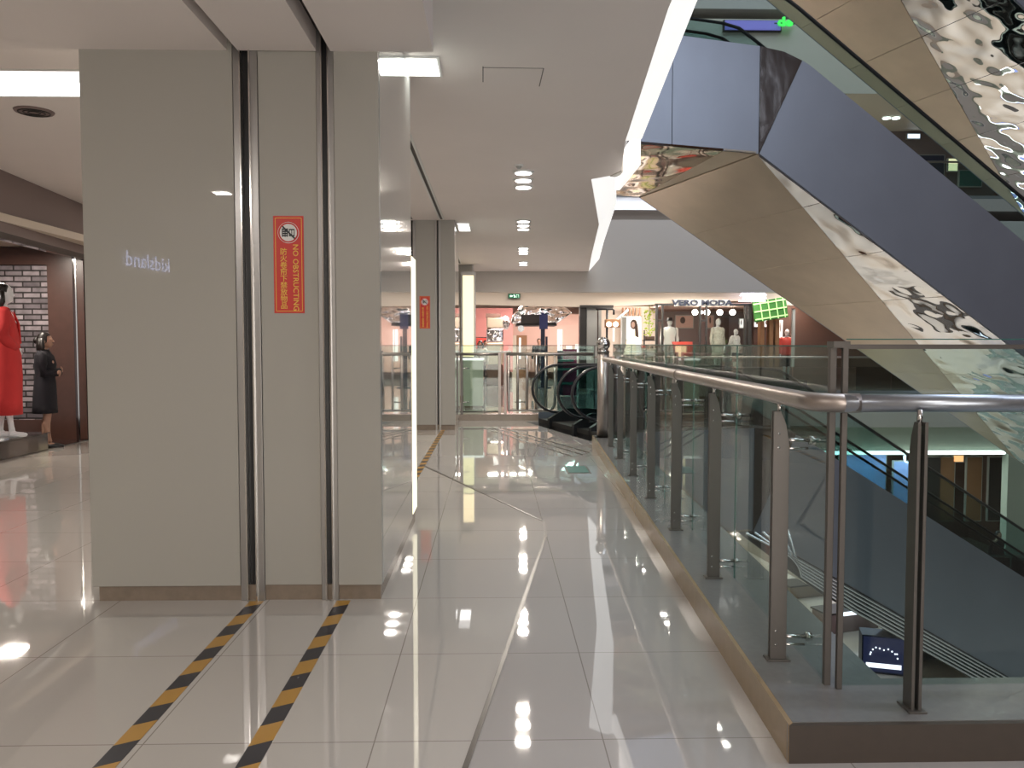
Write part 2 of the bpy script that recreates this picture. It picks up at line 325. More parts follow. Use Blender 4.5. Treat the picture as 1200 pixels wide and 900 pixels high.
bm = NB(); [add_tube(bm, [(r_*math.cos(2*PI*k/20), r_*math.sin(2*PI*k/20), -.018) for k in range(20)], .006, 6, closed=True) for r_ in (.05, .09, .13)]; obj('ring_slat', bm, 'dark', t)
# --- shutter slots in the ceiling between the pillars
for i, (y0, y1) in enumerate(((6.95, 14.0), (15.9, 21.6))):
    bm = NB(); add_box(bm, -.90, -.86, y0, y1, CEIL-.004, CEIL-.001); add_box(bm, -1.42, -1.37, y0, y1, CEIL-.004, CEIL-.001)
    struct('trim_%d' % (10+2*i), bm, 'black', 'dark fire shutter slot in the ceiling between pillars')
    bm = NB(); [add_box(bm, x, x+.026, y0, y1, CEIL-.010, CEIL-.001) for x in (-.926, -.86)]
    struct('trim_%d' % (11+2*i), bm, 'white', 'white metal edges of the ceiling shutter slot')
# --- walls
def lwx(y): return -5.0-.1*y          # line of the left-hand shop fronts
def lwall(name, y0, y1, z0, z1, m, label, th=.2, off=0):
    return struct(name, add_prism(NB(), [(lwx(y0)-off, y0, z0), (lwx(y1)-off, y1, z0), (lwx(y1)-off, y1, z1), (lwx(y0)-off, y0, z1)], (-th, 0, 0)), m, label)
lwall('wall_left', -9, 5.5, 0, CEIL, 'wall', 'pale wall on the left behind the camera')
lwall('wall_left', 12.95, 24, 0, CEIL, 'wall', 'pale wall behind the near pillar')
lwall('wall_left', 5.5, 12.95, 2.87, CEIL, 'mauve', 'plain mauve header above the left shop window', .25)
struct('wall_back', add_box(NB(), -14, 18, -9.2, -9, -FF, 16), 'wall', 'wall behind the camera')
struct('wall_right', add_box(NB(), 18, 18.2, -9, 40, -FF-.3, 22), 'dark_brown', 'dark wall closing the atrium on the right')
struct('wall_near', add_box(NB(), 1.1, 18, 2.95, 3.1, -FF, -.32), 'kerb_dark', 'edge of the walkway slab below the near railing')
# ================================================================ PILLARS
def pillar(x0, x1, y0, y1, top, label, first=False, strip=False):
    t = thing('pillar', label, 'pillar', (0, y0, 0))
    D = y1-y0
    obj('core', add_box(NB(), x0+.04, x1-.05, .05, D-.03, 0.0, top-.01), 'stone', t)
    obj('panel', add_box(NB(), x0, -1.475, 0, .05, .09, top), 'panel', t, bevel=.004)
    obj('panel', add_box(NB(), -1.335, -1.005, .012, .05, .09, top), 'panel', t, bevel=.004)
    obj('panel', add_box(NB(), -.905, x1, 0, .05, .09, top), 'panel', t, bevel=.004)
    obj('panel', add_box(NB(), x0, x0+.04, .05, D, .09, top), 'panel', t, bevel=.004)
    obj('side_panel', add_box(NB(), x1-.05, x1, .055, D*.84, .09, top), 'side_glass', t, bevel=.003)
    obj('back_panel', add_box(NB(), x0+.04, x1-.05, D-.03, D, .09, top), 'panel', t)
    e = obj('back_strip', add_box(NB(), x1-.05, x1+.003, D*.85, D, .12, 2.2), 'cream_glow' if strip else 'side_glass', t)  # back corner piece, cream and emissive where strip is set
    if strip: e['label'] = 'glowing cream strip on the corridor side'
    obj('plinth', add_box(NB(), x0+.03, x1-.01, .022, .055, 0, .09), 'stone', t)
    obj('plinth', add_box(NB(), x1-.045, x1-.012, .055, D-.02, 0, .09), 'stone', t)
    for c, wd in ((-1.405, .14), (-.955, .10)):
        g = obj('shutter_track', add_box(NB(), c-wd*.16, c+wd*.16, .035, .05, 0, top), 'black', t)
        for s in (-1, 1):
            bm = NB(); add_box(bm, c+s*wd*.33-wd*.16, c+s*wd*.33+wd*.16, .005, .05, 0, top); obj('track_flange', bm, 'track_alu', g, bevel=.003)
            obj('track_lip', add_box(NB(), c+s*wd*.19-.004, c+s*wd*.19+.004, -.012, .03, 0, top), 'chrome', g)
    return t
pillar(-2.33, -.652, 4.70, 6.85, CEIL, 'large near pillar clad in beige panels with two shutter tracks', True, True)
pillar(-2.33, -.66, 14.1, 15.9, CEIL, 'second pillar farther along the corridor with small red notice', False, False)
t = thing('pillar', 'farthest corridor pillar beside the tall yellow light box', 'pillar', (-1.3, 22.0, 0))
obj('core', add_box(NB(), -.95, .75, 0, 1.2, 0, CEIL), 'panel', t); obj('plinth', add_box(NB(), -.96, .76, -.01, 1.2, 0, .09), 'stone', t); obj('corner_trim', add_box(NB(), .73, .77, -.02, .02, .09, CEIL), 'track_alu', t)
p, q = atY(542, 322, 21.6), atY(555, 418, 21.6)
t = thing('light_box', 'tall glowing yellow light box on the farthest pillar', 'light box', ((p.x+q.x)/2, 21.8, 0)); hw = (q.x-p.x)/2
obj('frame', add_box(NB(), -hw-.05, hw+.05, .02, .18, q.z-.1, p.z+.1), 'track_alu', t); obj('face', add_box(NB(), -hw, hw, 0, .04, q.z, p.z), 'lightbox', t)
# notices on the pillars
def notice(label, cx, y, z0, z1, wd):
    t = thing('notice_sticker', label, 'notice', (cx, y, (z0+z1)/2)); H = z1-z0
    obj('backing', add_box(NB(), -wd/2, wd/2, -.002, 0, -H/2, H/2), 'red_sticker', t)
    bm = NB(); b = wd*.44; hb = H/2-wd*.06
    for bx in ((-b, b, hb-.003, hb), (-b, b, -hb, -hb+.003), (-b, -b+.003, -hb, hb), (b-.003, b, -hb, hb)): add_box(bm, bx[0], bx[1], -.003, -.002, bx[2], bx[3])
    obj('border', bm, 'yellow_ink', t)
    cz = H/2-wd*.55; bm = NB(); add_tube(bm, [(0, -.002, cz), (0, -.0035, cz)], wd*.35, 28); d = obj('symbol_disc', bm, 'white', t)
    bm = NB(); add_tube(bm, [(wd*.31*math.cos(2*PI*k/28), -.0042, cz+wd*.31*math.sin(2*PI*k/28)) for k in range(28)], wd*.025, 6, closed=True)
    obj('ring', bm, 'red_sticker', d)
    bm = NB()
    for zz in (-.10, -.03, .04, .11): add_box(bm, -wd*.2, -wd*.03, -.005, -.0036, cz+wd*zz-.004, cz+wd*zz+.004)
    for xx in (-.21, -.12, -.04): add_box(bm, wd*xx, wd*(xx+.025), -.005, -.0036, cz-wd*.14, cz+wd*.14)
    add_box(bm, wd*.02, wd*.2, -.005, -.0036, cz-wd*.12, cz-wd*.08); add_box(bm, wd*.02, wd*.2, -.005, -.0036, cz+wd*.08, cz+wd*.12)
    for xx in (.02, .10, .18): add_box(bm, wd*xx, wd*(xx+.025), -.005, -.0036, cz-wd*.12, cz+wd*.12)
    add_prism(bm, [(-wd*.24, -.006, cz+wd*.22), (-wd*.20, -.006, cz+wd*.25), (wd*.24, -.006, cz-wd*.19), (wd*.20, -.006, cz-wd*.22)], (0, .001, 0))
    obj('shutter_symbol', bm, 'tape_black', d)
    top = cz-wd*.55; bot = -H/2+wd*.1
    s = '防火卷帘下禁放物品'; st = (top-bot)/len(s)
    for i, ch in enumerate(s):
        text('character', ch, st*1.08, 'yellow_ink', t, faceY(-wd*.17, -.003, top-st*(i+.4)), .0006, bold=st*.006, sx=1.0)
    text('lettering', 'NO OBSTRUCTING', (top-bot)/7.9, 'yellow_ink', t, faceY(wd*.22, -.003, (top+bot)/2+.012) @ Matrix.Rotation(-PI/2, 4, 'Z'), .0006, bold=.0003)
    return t
pa, pb = atY(320, 253, 4.71), atY(357, 367, 4.71)
notice('tall red notice on the near pillar between the shutter tracks', (pa.x+pb.x)/2, 4.711, pb.z, pa.z, pb.x-pa.x)
pa, pb = atY(491.5, 347, 14.1), atY(504, 385, 14.1)
notice('tall red notice on the second pillar along the corridor', (pa.x+pb.x)/2, 14.111, pb.z, pa.z, pb.x-pa.x)
# hazard tapes: real thin tapes stuck to the floor
for x0, y0, x1, y1, l in ((-1.42, -2, -1.34, 4.69, 'yellow and black hazard tape on floor, the left of the near two'), (-.915, -2, -.835, 4.69, 'yellow and black hazard tape on floor, the right of the near two'), (-.915, 6.9, -.84, 14.05, 'yellow and black hazard tape running to the second pillar')):
    tag(obj('hazard_tape', add_box(NB(), x0, x1, y0, y1, .0005, .0022), 'hazard'), l, 'floor tape', 'hazard tapes on the floor')
bm = NB()
# lit shop sign on the left wall, seen as a reflection in the glossy pillar
t = thing('shop_sign', 'small glowing sign reading kidsland, mirrored in the near pillar panel', 'sign', (lwx(-2.0)+.04, -2.0, 2.62), .1)
text('lettering', 'kidsland', .29, 'neon_blue', t, faceX(.0, 0, 0), .002, bold=0, sx=1.25)
obj('back_rail', add_box(NB(), -.045, -.03, -.6, .6, -.02, .0), 'silver', t)
# ================================================================ RAILING (right)
KH = .14
bm = NB(); add_prism(bm, [(kx(2.807), 2.807, 0), (kx(2.807), 2.807, KH), (kx(12), 12, KH), (kx(12), 12, 0)], (.02, .02, 0))
k1 = struct('trim_14', bm, 'tan_stone', 'tan stone side of the kerb under the railing')
bm = NB(); add_prism(bm, [(kx(2.83)+.02, 2.83, 0), (kx(12)+.02, 12, 0), (kx(12)+.35, 12, 0), (kx(11.7)+.50, 11.7, 0), (kx(3.27)+.5, 3.2, 0), (9, 3.2, 0), (9, 2.83, 0)], (0, 0, KH-.0))
struct('trim_15', bm, 'kerb_top', 'grey stone top of the kerb under the railing')
struct('trim_16', add_box(NB(), kx(2.8)+.001, 9, 2.805, 2.829, 0, KH-.002), 'kerb_dark', 'dark end face of the kerb near the camera')
bm = NB(); add_prism(bm, [(kx(2.83)+.02, 2.83, -.32), (kx(12)+.02, 12, -.32), (kx(11.7)+.49, 11.7, -.32), (kx(3.27)+.49, 3.19, -.32), (9, 3.19, -.32), (9, 2.83, -.32)], (0, 0, .318))
struct('trim_17', bm, 'kerb_dark', 'slab edge below the kerb')
RZ = 1.28; RXO = kx  # handrail
def rx(y): return 1.203 + .0453*(y-2.97)
rail = thing('handrail', 'thick round steel handrail running along the glass barrier', 'handrail', (0, 0, 0))
bm = NB(); add_tube(bm, [(rx(11.6), 11.6, RZ), (rx(7), 7, RZ), (rx(3.6), 3.6, RZ), (rx(3.12), 3.12, RZ), (1.225, 3.02, RZ), (1.29, 2.985, RZ), (1.36, 2.975, RZ)], .036, 20)
obj('long_tube', bm, 'rail_steel', rail, True)
bm = NB(); add_tube(bm, [(1.30, 2.975, RZ), (1.9, 2.965, RZ), (4.5, 2.93, RZ)], .0335, 20); obj('near_tube', bm, 'rail_blue', rail, True)
bm = NB(); 
for yy in (5.8,): add_tube(bm, [(rx(yy-.04), yy-.04, RZ), (rx(yy+.04), yy+.04, RZ)], .040, 20)
obj('joint_sleeve', bm, 'rail_steel', rail, True)
def post_blade(bm, w_=.034, d_=.006, slope=1):
    """flat blade whose top is cut slantwise on the void side; local x = void side"""
    w2 = w_
    pr = [(-w2, 0, 0), (w2, 0, 0), (w2, 0, .93), (w2*.55, 0, 1.02), (-w2*.1, 0, 1.075), (-w2, 0, 1.075)]
    add_prism(bm, [(x, -d_, z) for x, _, z in pr], (0, d_*2, 0)); return bm
def railing_post(loc, rot, label, grp, arms=(.95, .10), blade=True):
    t = thing('railing_post', label, 'railing post', loc, rot, grp)
    obj('blade', post_blade(NB()), 'post_steel', t, bevel=.001)
    obj('blade', post_blade(NB()).verts and post_blade(NB(), .033, .006), 'post_steel', t, bevel=.001).location = (0, .026, 0)
    bm = NB(); add_tube(bm, [(-.005, .013, 1.06), (-.005, .013, 1.12)], .010, 10); obj('saddle', bm, 'chrome', t, True)
    for z in arms:
        bm = NB(); add_tube(bm, [(.0, .013, z), (.125, .013, z)], .009, 10); add_tube(bm, [(0, .013, z-.035), (.118, .013, z-.035)], .006, 8)
        a = obj('glass_arm', bm, 'chrome', t, True)
        bm = NB(); add_tube(bm, [(.122, .013, z), (.146, .013, z)], .019, 14); obj('disc_clamp', bm, 'chrome', a, True)
        [obj('bolt', add_tube(NB(), [(-.012, -.0095, z+dz), (-.012, -.005, z+dz)], .005, 8), 'chrome', t, True) for dz in (.03, -.03)]
    bm = NB(); add_box(bm, -.05, .05, -.02, .046, 0, .008); obj('foot_plate', bm, 'post_steel', t, bevel=.001)
    return t
ys = [3.40, 4.62, 5.84, 7.06, 8.28, 9.50, 10.62]
ordn = ['nearest the camera in the long row', 'second from the near corner', 'third from the near corner', 'fourth from the near corner', 'fifth from the near corner', 'sixth from the near corner', 'farthest in the row before the tall round post']
for y, l in zip(ys, ordn):
    railing_post((rx(y)-.0, y, KH), -.045, 'flat steel railing post on the kerb, '+l, 'flat posts of the long railing')
railing_post((1.575, 2.93, KH), PI/2-.02, 'slim railing post on the near end kerb, right of the corner', None, arms=())
# glass panels of the long row
def gx(y): return 1.335 + .0453*(y-3.16)
def gpanel(y0, y1, label):
    t = thing('glass_balustrade', label, 'glass panel', (0, 0, 0), 0, 'glass panels of the long railing')
    a = Vector((gx(y0), y0, 0)); b = Vector((gx(y1), y1, 0)); d = (b-a).normalized(); n = Vector((d.y, -d.x, 0))*.005; g = d*.006
    obj('pane', add_prism(NB(), [a+g-n+Vector((0, 0, KH-.03)), b-g-n+Vector((0, 0, KH-.03)), b-g-n+Vector((0, 0, 1.49)), a+g-n+Vector((0, 0, 1.49))], 2*n), 'rail_glass', t)
    bm = NB()
    add_prism(bm, [a+g*.4-n+Vector((0, 0, KH)), a+g-n+Vector((0, 0, KH)), a+g-n+Vector((0, 0, 1.49)), a+g*.4-n+Vector((0, 0, 1.49))], 2*n)
    add_prism(bm, [a+g-n+Vector((0, 0, 1.488)), b-g-n+Vector((0, 0, 1.488)), b-g-n+Vector((0, 0, 1.494)), a+g-n+Vector((0, 0, 1.494))], 2*n)
    obj('edge', bm, 'teal', t); return t
ge = [3.17, 4.62, 5.84, 7.06, 8.28, 9.50, 10.62, 11.6]
gl = ['from corner to second post', 'between second and third posts', 'between third and fourth posts', 'between fourth and fifth posts', 'between fifth and sixth posts', 'between the last two flat posts', 'at the far end by the round post']
for a, b, l in zip(ge, ge[1:], gl): gpanel(a, b, 'clear glass panel of the long railing, '+l)
t = thing('glass_balustrade', 'glass panel of the near end railing facing the camera', 'glass panel', (0, 3.14, 0))
obj('pane', add_box(NB(), 1.37, 4.5, -.005, .005, KH-.03, 1.485), 'rail_glass', t)
bm = NB(); add_box(bm, 1.36, 4.5, -.011, .011, 1.480, 1.498); obj('top_channel', bm, 'post_steel', t)
bm = NB(); add_box(bm, 1.38, 4.5, -.004, .004, 1.516, 1.520); obj('edge_line', bm, 'teal', t)
t = thing('corner_post', 'tall paired corner post joining the two glass railings', 'railing post', (1.333, 3.15, KH))
obj('upright', add_box(NB(), -.016, .010, -.012, .012, 0, 1.37), 'post_steel', t, bevel=.002); obj('upright', add_box(NB(), .018, .040, -.05, -.03, -.0, 1.36), 'post_steel', t, bevel=.002)
obj('bracket', add_box(NB(), -.02, .044, -.052, .014, 1.345, 1.37), 'post_steel', t)
t = thing('end_post', 'tall round steel post with chrome ball at railing end', 'railing post', (rx(11.7), 11.75, 0))
obj('shaft', add_tube(NB(), [(0, 0, KH-.02), (0, 0, 1.38)], .085, 20), 'rail_steel', t, True); obj('collar', add_tube(NB(), [(0, 0, 1.38), (0, 0, 1.42)], [.10, .06], 20), 'chrome', t, True)
bm = NB(); add_ball(bm, (0, 0, 1.50), .10, seg=24); obj('ball', bm, 'chrome', t, True); obj('base_ring', add_tube(NB(), [(0, 0, 0), (0, 0, KH)], .12, 24), 'stone', t, True)
# ================================================================ ESCALATOR STACK
EA = .2969; EP = (4.26*K, 11.5*K, 0)
def ez(z): return 1.5+(z-1.5)*K
def E3(s, d, z): return Vector((s*K, d*K, ez(z)))
ZT, ZB, MS, EW, LT, LB = .2665, -1.512, .5605, 3.535, .31, -1.155
S1 = 9.45     # where the incline meets the floor below
def esc_cladding(zoff, s0, label, low=False):
    t = thing('escalator_cladding', label, 'escalator cladding', (EP[0], EP[1], zoff), EA)
    ztop = lambda s: ZT-MS*s
    zbot = lambda s: ZB-MS*s
    th = (0, .03, 0)
    sb = (ZB-LB)/MS       # s of the bottom bend (-.637)
    sm = -1.95
    if not low: obj('landing_panel', add_prism(NB(), [E3(s0, 0, LB), E3(sm-.01, 0, LB), E3(sm-.01, 0, LT), E3(s0, 0, LT)], th), 'steel_blue', t)
    else: sm = s0
    obj('landing_panel', add_prism(NB(), [E3(sm, 0, LB), E3(-.60, 0, LB), E3(-.60, 0, LT), E3(sm, 0, LT)], th), 'steel_blue', t)
    # flat facet between landing and incline, its darker reflection painted as darker steel
    f = obj('fold_facet', add_prism(NB(), [E3(-.59, 0, LB), E3(.10, .0, .19), E3(-.2, .0, .28), E3(-.59, .0, LT)], th), 'steel_facet', t)
    e1 = S1-.2
    bm = NB(); add_prism(bm, [E3(-.585, -.004, LB-.0), E3(e1, -.004, zbot(e1)), E3(S1+1.5, -.004, zbot(e1)), E3(S1+1.5, -.004, ztop(S1)), E3(S1, -.004, ztop(S1)), E3(.24, -.004, ztop(.24)), E3(.10, -.004, .19)], (0, .034, 0))
    obj('incline_panel', bm, 'steel_blue', t)
    bm = NB(); add_prism(bm, [E3(s0, EW, LB), E3(sb, EW, LB), E3(e1, EW, zbot(e1)), E3(S1+1.5, EW, zbot(e1)), E3(S1+1.5, EW, ztop(S1)), E3(S1, EW, ztop(S1)), E3(0, EW, .25), E3(-.5, EW, LT), E3(s0, EW, LT)], (0, -.03, 0))
    obj('far_side_panel', bm, 'steel_blue', t)
    # underside: bronze strip and mirror strip in one sloping plane, tiles every 1.15 m
    js = [sb + .02] + [.47+1.155*i for i in range(9)] 
    js = [j for j in js if j < e1] + [e1]
    dv = lambda s: min(EW-.05, max(0.0, (s+.59)*.385))
    for a, b in zip(js, js[1:]):
        g = .006; a2, b2 = a+g, b-g
        if dv(b) > .03:
            bm = NB(); add_prism(bm, [E3(a2, .02, zbot(a2)-.0), E3(b2, .02, zbot(b2)), E3(b2, max(.03, dv(b2)-g), zbot(b2)), E3(a2, max(.022, dv(a2)-g), zbot(a2))], (0, 0, .03))
            obj('mirror_tile', bm, 'mirror', t)
        bm = NB(); add_prism(bm, [E3(a2, dv(a2)+g, zbot(a2)), E3(b2, dv(b2)+g, zbot(b2)), E3(b2, EW-.02, zbot(b2)), E3(a2, EW-.02, zbot(a2))], (0, 0, .03))
        obj('bronze_tile', bm, 'bronze', t)
    bm = NB(); add_prism(bm, [E3(js[0], .02, zbot(js[0])+.035), E3(e1, .02, zbot(e1)+.035), E3(e1, EW-.03, zbot(e1)+.035), E3(js[0], EW-.03, zbot(js[0])+.035)], (0, 0, .03)); obj('backing', bm, 'black', t)
    # landing soffit: mirror-polished bronze at the end, matt near the fold
    bm = NB(); add_prism(bm, [E3(sb, .0, LB), E3(sb, EW, LB), E3(-1.15, .0, LB)], (0, 0, .03)); obj('soffit_tile', bm, 'bronze', t)
    bm = NB(); add_prism(bm, [E3(-1.16, 0, LB), E3(sb-.01, EW, LB), E3(s0, EW, LB), E3(s0, .0, LB)], (0, 0, .03)); obj('soffit_mirror', bm, 'mirror_bronze', t)
    bm = NB(); add_box(bm, s0*K, -.6*K, .035, EW*K-.035, ez(LB)+.05, ez(LT)-.12); obj('landing_core', bm, 'dark', t)
    obj('landing_deck', add_box(NB(), s0*K, -.3*K, .035, EW*K-.035, -.10, -.004), 'silver', t)
    # sloping deck slab under the two flights
    bm = NB(); add_prism(bm, [E3(-.5, .035, -.05), E3(S1, .035, ztop(S1)-.35), E3(S1, .035, ztop(S1)-.55), E3(-.5, .035, -.4)], (0, EW*K-.08, 0)); obj('deck', bm, 'dark', t)
    if low:
        tb = obj('edge_trim', add_prism(NB(), [E3(-.85, -.03, LB), E3(-.6, -.03, LB), E3(e1, -.03, zbot(e1)), E3(e1, -.03, zbot(e1)-.36), E3(.6, -.03, zbot(.6)-.34)], (0, .05, 0)), 'dark', t)
        for i in range(6):
            bm = NB(); o_ = .03+i*.058
            add_tube(bm, [E3(-.75+i*.14, -.05, LB-.012), E3(.2, -.05, zbot(.2)-o_*.75), E3(1.2, -.05, zbot(1.2)-o_), E3(e1, -.05, zbot(e1)-o_)], .022, 8); obj('rib', bm, 'rib_metal', tb, True)
    return t
def handrail_path(dd, s_tip, zb_):
    p = []; r = .40
    zt = 1.15; cz = zt-r; st = s_tip+.44
    p.append((st+.55, zt-2*r-.02))
    for k in range(13):
        a = -PI/2 - PI*k/12; p.append((st+.46*math.cos(a), cz+r*math.sin(a)))
    p += [(-1.2, zt), (-.35, zt), (-.05, 1.112), (.2, 1.098-MS*.2), (1, 1.098-MS)]
    sE = S1-.1; zE = 1.098-MS*sE; p += [(sE-2, 1.098-MS*(sE-2)), (sE, zE), (sE+.4, zE-.06), (sE+1.4, zE-.06)]
    se = sE+1.6
    for k in range(1, 12):
        a = PI/2 - PI*k/12; p.append((se+.46*math.cos(a), zE-.06-r+r*math.sin(a)))
    p.append((se-.4, zE-.06-2*r))
    return [E3(s, dd, z) for s, z in p]
def escalator(zoff, d0, d1, tips, label, simple=False):
    t = thing('escalator', label, 'escalator', (EP[0], EP[1], zoff), EA)
    for dd, tip in zip((d0, d1), tips):
        path = handrail_path(dd, tip, zoff)
        obj('handrail', add_tube(NB(), path, .03, 10, sx=1.25, sy=.8), 'rubber', t, True)
        # glass balustrade under the rail, in panes
        zf = lambda s: (LT-.03 if s < -.4 else max(ZT-MS*s, ZT-MS*S1))
        zh = lambda s: (1.13 if s < -.3 else max(1.085-MS*s, 1.02-MS*(S1-.1)))
        b = obj('balustrade', add_box(NB(), (tip+.5)*K, 9.6*K, dd*K-.03, dd*K+.03, -.02, -.01), 'silver', t)
        b.data.clear_geometry(); bm = NB()
        ss = [tip+.5, -.45, .1, 9.4, 10.8]
        lo = [E3(s, dd, zf(s)) for s in ss]; hi = [E3(s, dd, zf(s)+.05) for s in ss]
        for i in range(len(ss)-1): add_prism(bm, [lo[i]+Vector((0, -.035, 0)), lo[i+1]+Vector((0, -.035, 0)), hi[i+1]+Vector((0, -.035, 0)), hi[i]+Vector((0, -.035, 0))], (0, .07, 0))
        bm.to_mesh(b.data); bm.free()
        cuts = [tip+.45, -.3]+[.9+1.5*i for i in range(6)]+[9.4]
        for i, (a, c) in enumerate(zip(cuts, cuts[1:])):
            if i == 0:
                r = .385; st = tip+.44; cz = 1.15-r; pp = [E3(st+.43*math.cos(-PI/2-PI*k/10), dd, cz+r*math.sin(-PI/2-PI*k/10)) for k in range(11)]
                pp = pp[::1] + [E3(c-.003, dd, 1.13), E3(c-.003, dd, .3), E3(st+.2, dd, .33)]
            elif i == 1: pp = [E3(a+.003, dd, 1.12), E3(.0, dd, 1.09), E3(c-.003, dd, zh(c)), E3(c-.003, dd, zf(c)), E3(a+.003, dd, .3)]
            else: pp = [E3(a+.003, dd, zh(a)), E3(c-.003, dd, zh(c)), E3(c-.003, dd, zf(c)), E3(a+.003, dd, zf(a))]
            obj('glass_pane', add_prism(NB(), [p+Vector((0, -.004, 0)) for p in pp], (0, .008, 0)), 'esc_glass', b)
        obj('newel_skirt', add_prism(NB(), [E3(tip+.25, dd, .02), E3(tip+.25, dd, .25), E3(tip+.55, dd, .42), E3(-.5, dd, .33), E3(-.5, dd, .02)], (0, .09 if dd == d0 else -.09, 0)), 'black', t)
    # steps
    wa, wb = (d0+.12)*K, (d1-.12)*K; n = 24; bm = NB()
    for i in range(n):
        s = .15 + i*.405; z = -.215-i*.405*MS-.05
        if s > S1: break
        a = E3(s, 0, z); add_box(bm, a.x, a.x+.405*K, wa, wb, a.z-.25, a.z)
    obj('steps', bm, 'track_alu', t)
    obj('comb_plate', add_box(NB(), -1.2*K, .15*K, wa, wb, -.02, .006), 'track_alu', t)
    for dd in (d0+.06, d1-.06):
        bm = NB(); pr = [(-1.6, .05), (-1.6, .30), (-.4, .30), (.2, ZT-MS*.2+.03), (S1, ZT-MS*S1+.03), (S1, ZT-MS*S1-.30), (.2, ZT-MS*.2-.35)]
        add_prism(bm, [E3(s, dd, z)+Vector((0, -.03, 0)) for s, z in pr], (0, .06, 0)); obj('skirt', bm, 'post_steel', t)
    return t
esc_cladding(FF, -2.9, 'blue-grey steel escalator truss with bronze and mirror underside, upper right')
esc_cladding(FF*2, -2.9, 'bronze and mirror underside of the topmost escalator, upper right corner')
esc_cladding(0, -2.55, 'blue-grey steel side of the escalator going down behind the railing', True)
escalator(0, .2, 1.35, (-2.3, -2.8), 'descending escalator nearer the glass railing, black handrails')
escalator(0, 1.8, 2.95, (-2.85, -2.85), 'escalator farther from the railing, its black handrail loop in front of the gate')
escalator(FF, .2, 1.35, (-2.5, -2.8), 'escalator on the upper truss, glass side nearest the walkway')
escalator(FF, 1.8, 2.95, (-2.85, -2.85), 'escalator on the upper truss, flight on the far side')
# ================================================================ FAR END BARRIER AND GATE
YB = 15.95
struct('trim_18', add_box(NB(), -.68, 1.9, YB-.12, YB+.15, 0, .12), 'stone', 'brown stone kerb under the far barrier')
t = thing('glass_barrier', 'low glass barrier with steel rail left of the barred gate', 'barrier', (0, YB, 0))
a, b = atY(540, 405, YB), atY(586, 405, YB)
obj('pane', add_box(NB(), a.x, b.x, -.006, .006, .15, 1.46), 'rail_glass', t); obj('edge', add_box(NB(), a.x, b.x+1.9, -.007, .007, 1.46, 1.475), 'post_steel', t)
obj('top_rail', add_tube(NB(), [(a.x-.02, -.1, 1.30), (b.x+.02, -.1, 1.30)], .028, 12), 'rail_steel', t, True)
obj('bottom_rail', add_tube(NB(), [(a.x-.02, -.1, .17), (b.x+.02, -.1, .17)], .014, 10), 'post_steel', t, True)
for x in (a.x+.02,): obj('post', add_box(NB(), x-.018, x+.018, -.12, -.08, .12, 1.30), 'post_steel', t)
for z in (.36, 1.02): obj('clamp', add_tube(NB(), [(a.x+.02, -.1, z), (a.x+.16, -.02, z)], .012, 8), 'chrome', t, True)
for x in (b.x-.01, b.x+.10): obj('post', add_box(NB(), x-.028, x+.028, -.13, -.07, .12, 1.34), 'rail_steel', t, bevel=.004)
t = thing('gate', 'steel barred gate with rounded lower corner behind the escalator loop', 'gate', (0, YB-.1, 0))
g0, g1 = b.x+.16, atY(650, 405, YB).x
fr = [(g0, 0, 1.30), (g0, 0, .20), (g1-.12, 0, .20), (g1-.05, 0, .23), (g1, 0, .32), (g1, 0, 1.30)]
obj('frame', add_tube(NB(), fr, .028, 10), 'rail_steel', t, True)
obj('top_rail', add_tube(NB(), [(g0-.05, 0, 1.30), (g1+.75, 0, 1.30)], .033, 12), 'rail_steel', t, True)
for i in range(4):
    x = g0+(g1-g0)*(i+1)/5; obj('bar', add_tube(NB(), [(x, 0, .2), (x, 0, 1.3)], .026, 10), 'rail_steel', t, True)
for z in (.36, 1.02): obj('clamp', add_tube(NB(), [(g0+.13, 0, z), (g0+.35, .05, z)], .012, 8), 'chrome', t, True)
t = thing('glass_barrier', 'green glass barrier with steel rail right of the barred gate', 'barrier', (0, YB, 0))
obj('pane', add_box(NB(), g0, g1+.8, -.004, .004, .15, 1.455), 'rail_glass', t); obj('end_trim', add_box(NB(), g1+.78, g1+.8, -.01, .01, .12, 1.46), 'post_steel', t)
# ================================================================ PEOPLE
def people_body(parts, voxel=.008):
    bm = NB()
    for p in parts:
        if p[0] == 't': add_tube(bm, p[1], p[2], 14)
        else: add_ball(bm, *p[1])
    me = bpy.data.meshes.new('tmp'); bmesh.ops.recalc_face_normals(bm, faces=bm.faces[:]); bm.to_mesh(me); bm.free()
    o = bpy.data.objects.new('tmp', me); C.objects.link(o)
    r = o.modifiers.new('r', 'REMESH'); r.mode = 'VOXEL'; r.voxel_size = voxel
    s = o.modifiers.new('s', 'SMOOTH'); s.factor = .5; s.iterations = 3
    bpy.context.view_layer.update(); out = evalmesh(o); bpy.data.objects.remove(o)
    for p in out.polygons: p.use_smooth = True
    return out
def V(*a): return Vector(a)
def hand(parts, wr, dr, pn, side=1):
    """palm, four unequal bent fingers and a thumb; dr = direction of fingers, pn = palm normal"""
    dr = dr.normalized(); pn = pn.normalized(); ac = dr.cross(pn).normalized()
    for k in (-1.2, -.4, .4, 1.2):
        parts.append(('t', [wr+ac*.011*k, wr+dr*.04+ac*.017*k, wr+dr*.085+ac*.018*k], [.016, .015, .012]))
    for k, L in zip((-1.5, -.5, .5, 1.5), (.058, .072, .076, .066)):
        b = wr+dr*.08+ac*.0165*k
        parts.append(('t', [b, b+dr*L*.45+pn*.004, b+dr*L*.75+pn*L*.25, b+dr*L*.9+pn*L*.5], [.0095, .009, .008, .0065]))
    b = wr+dr*.025+ac*.024*side
    parts.append(('t', [b, b+dr*.03+ac*.022*side+pn*.008, b+dr*.06+ac*.026*side+pn*.016], [.012, .0105, .008]))
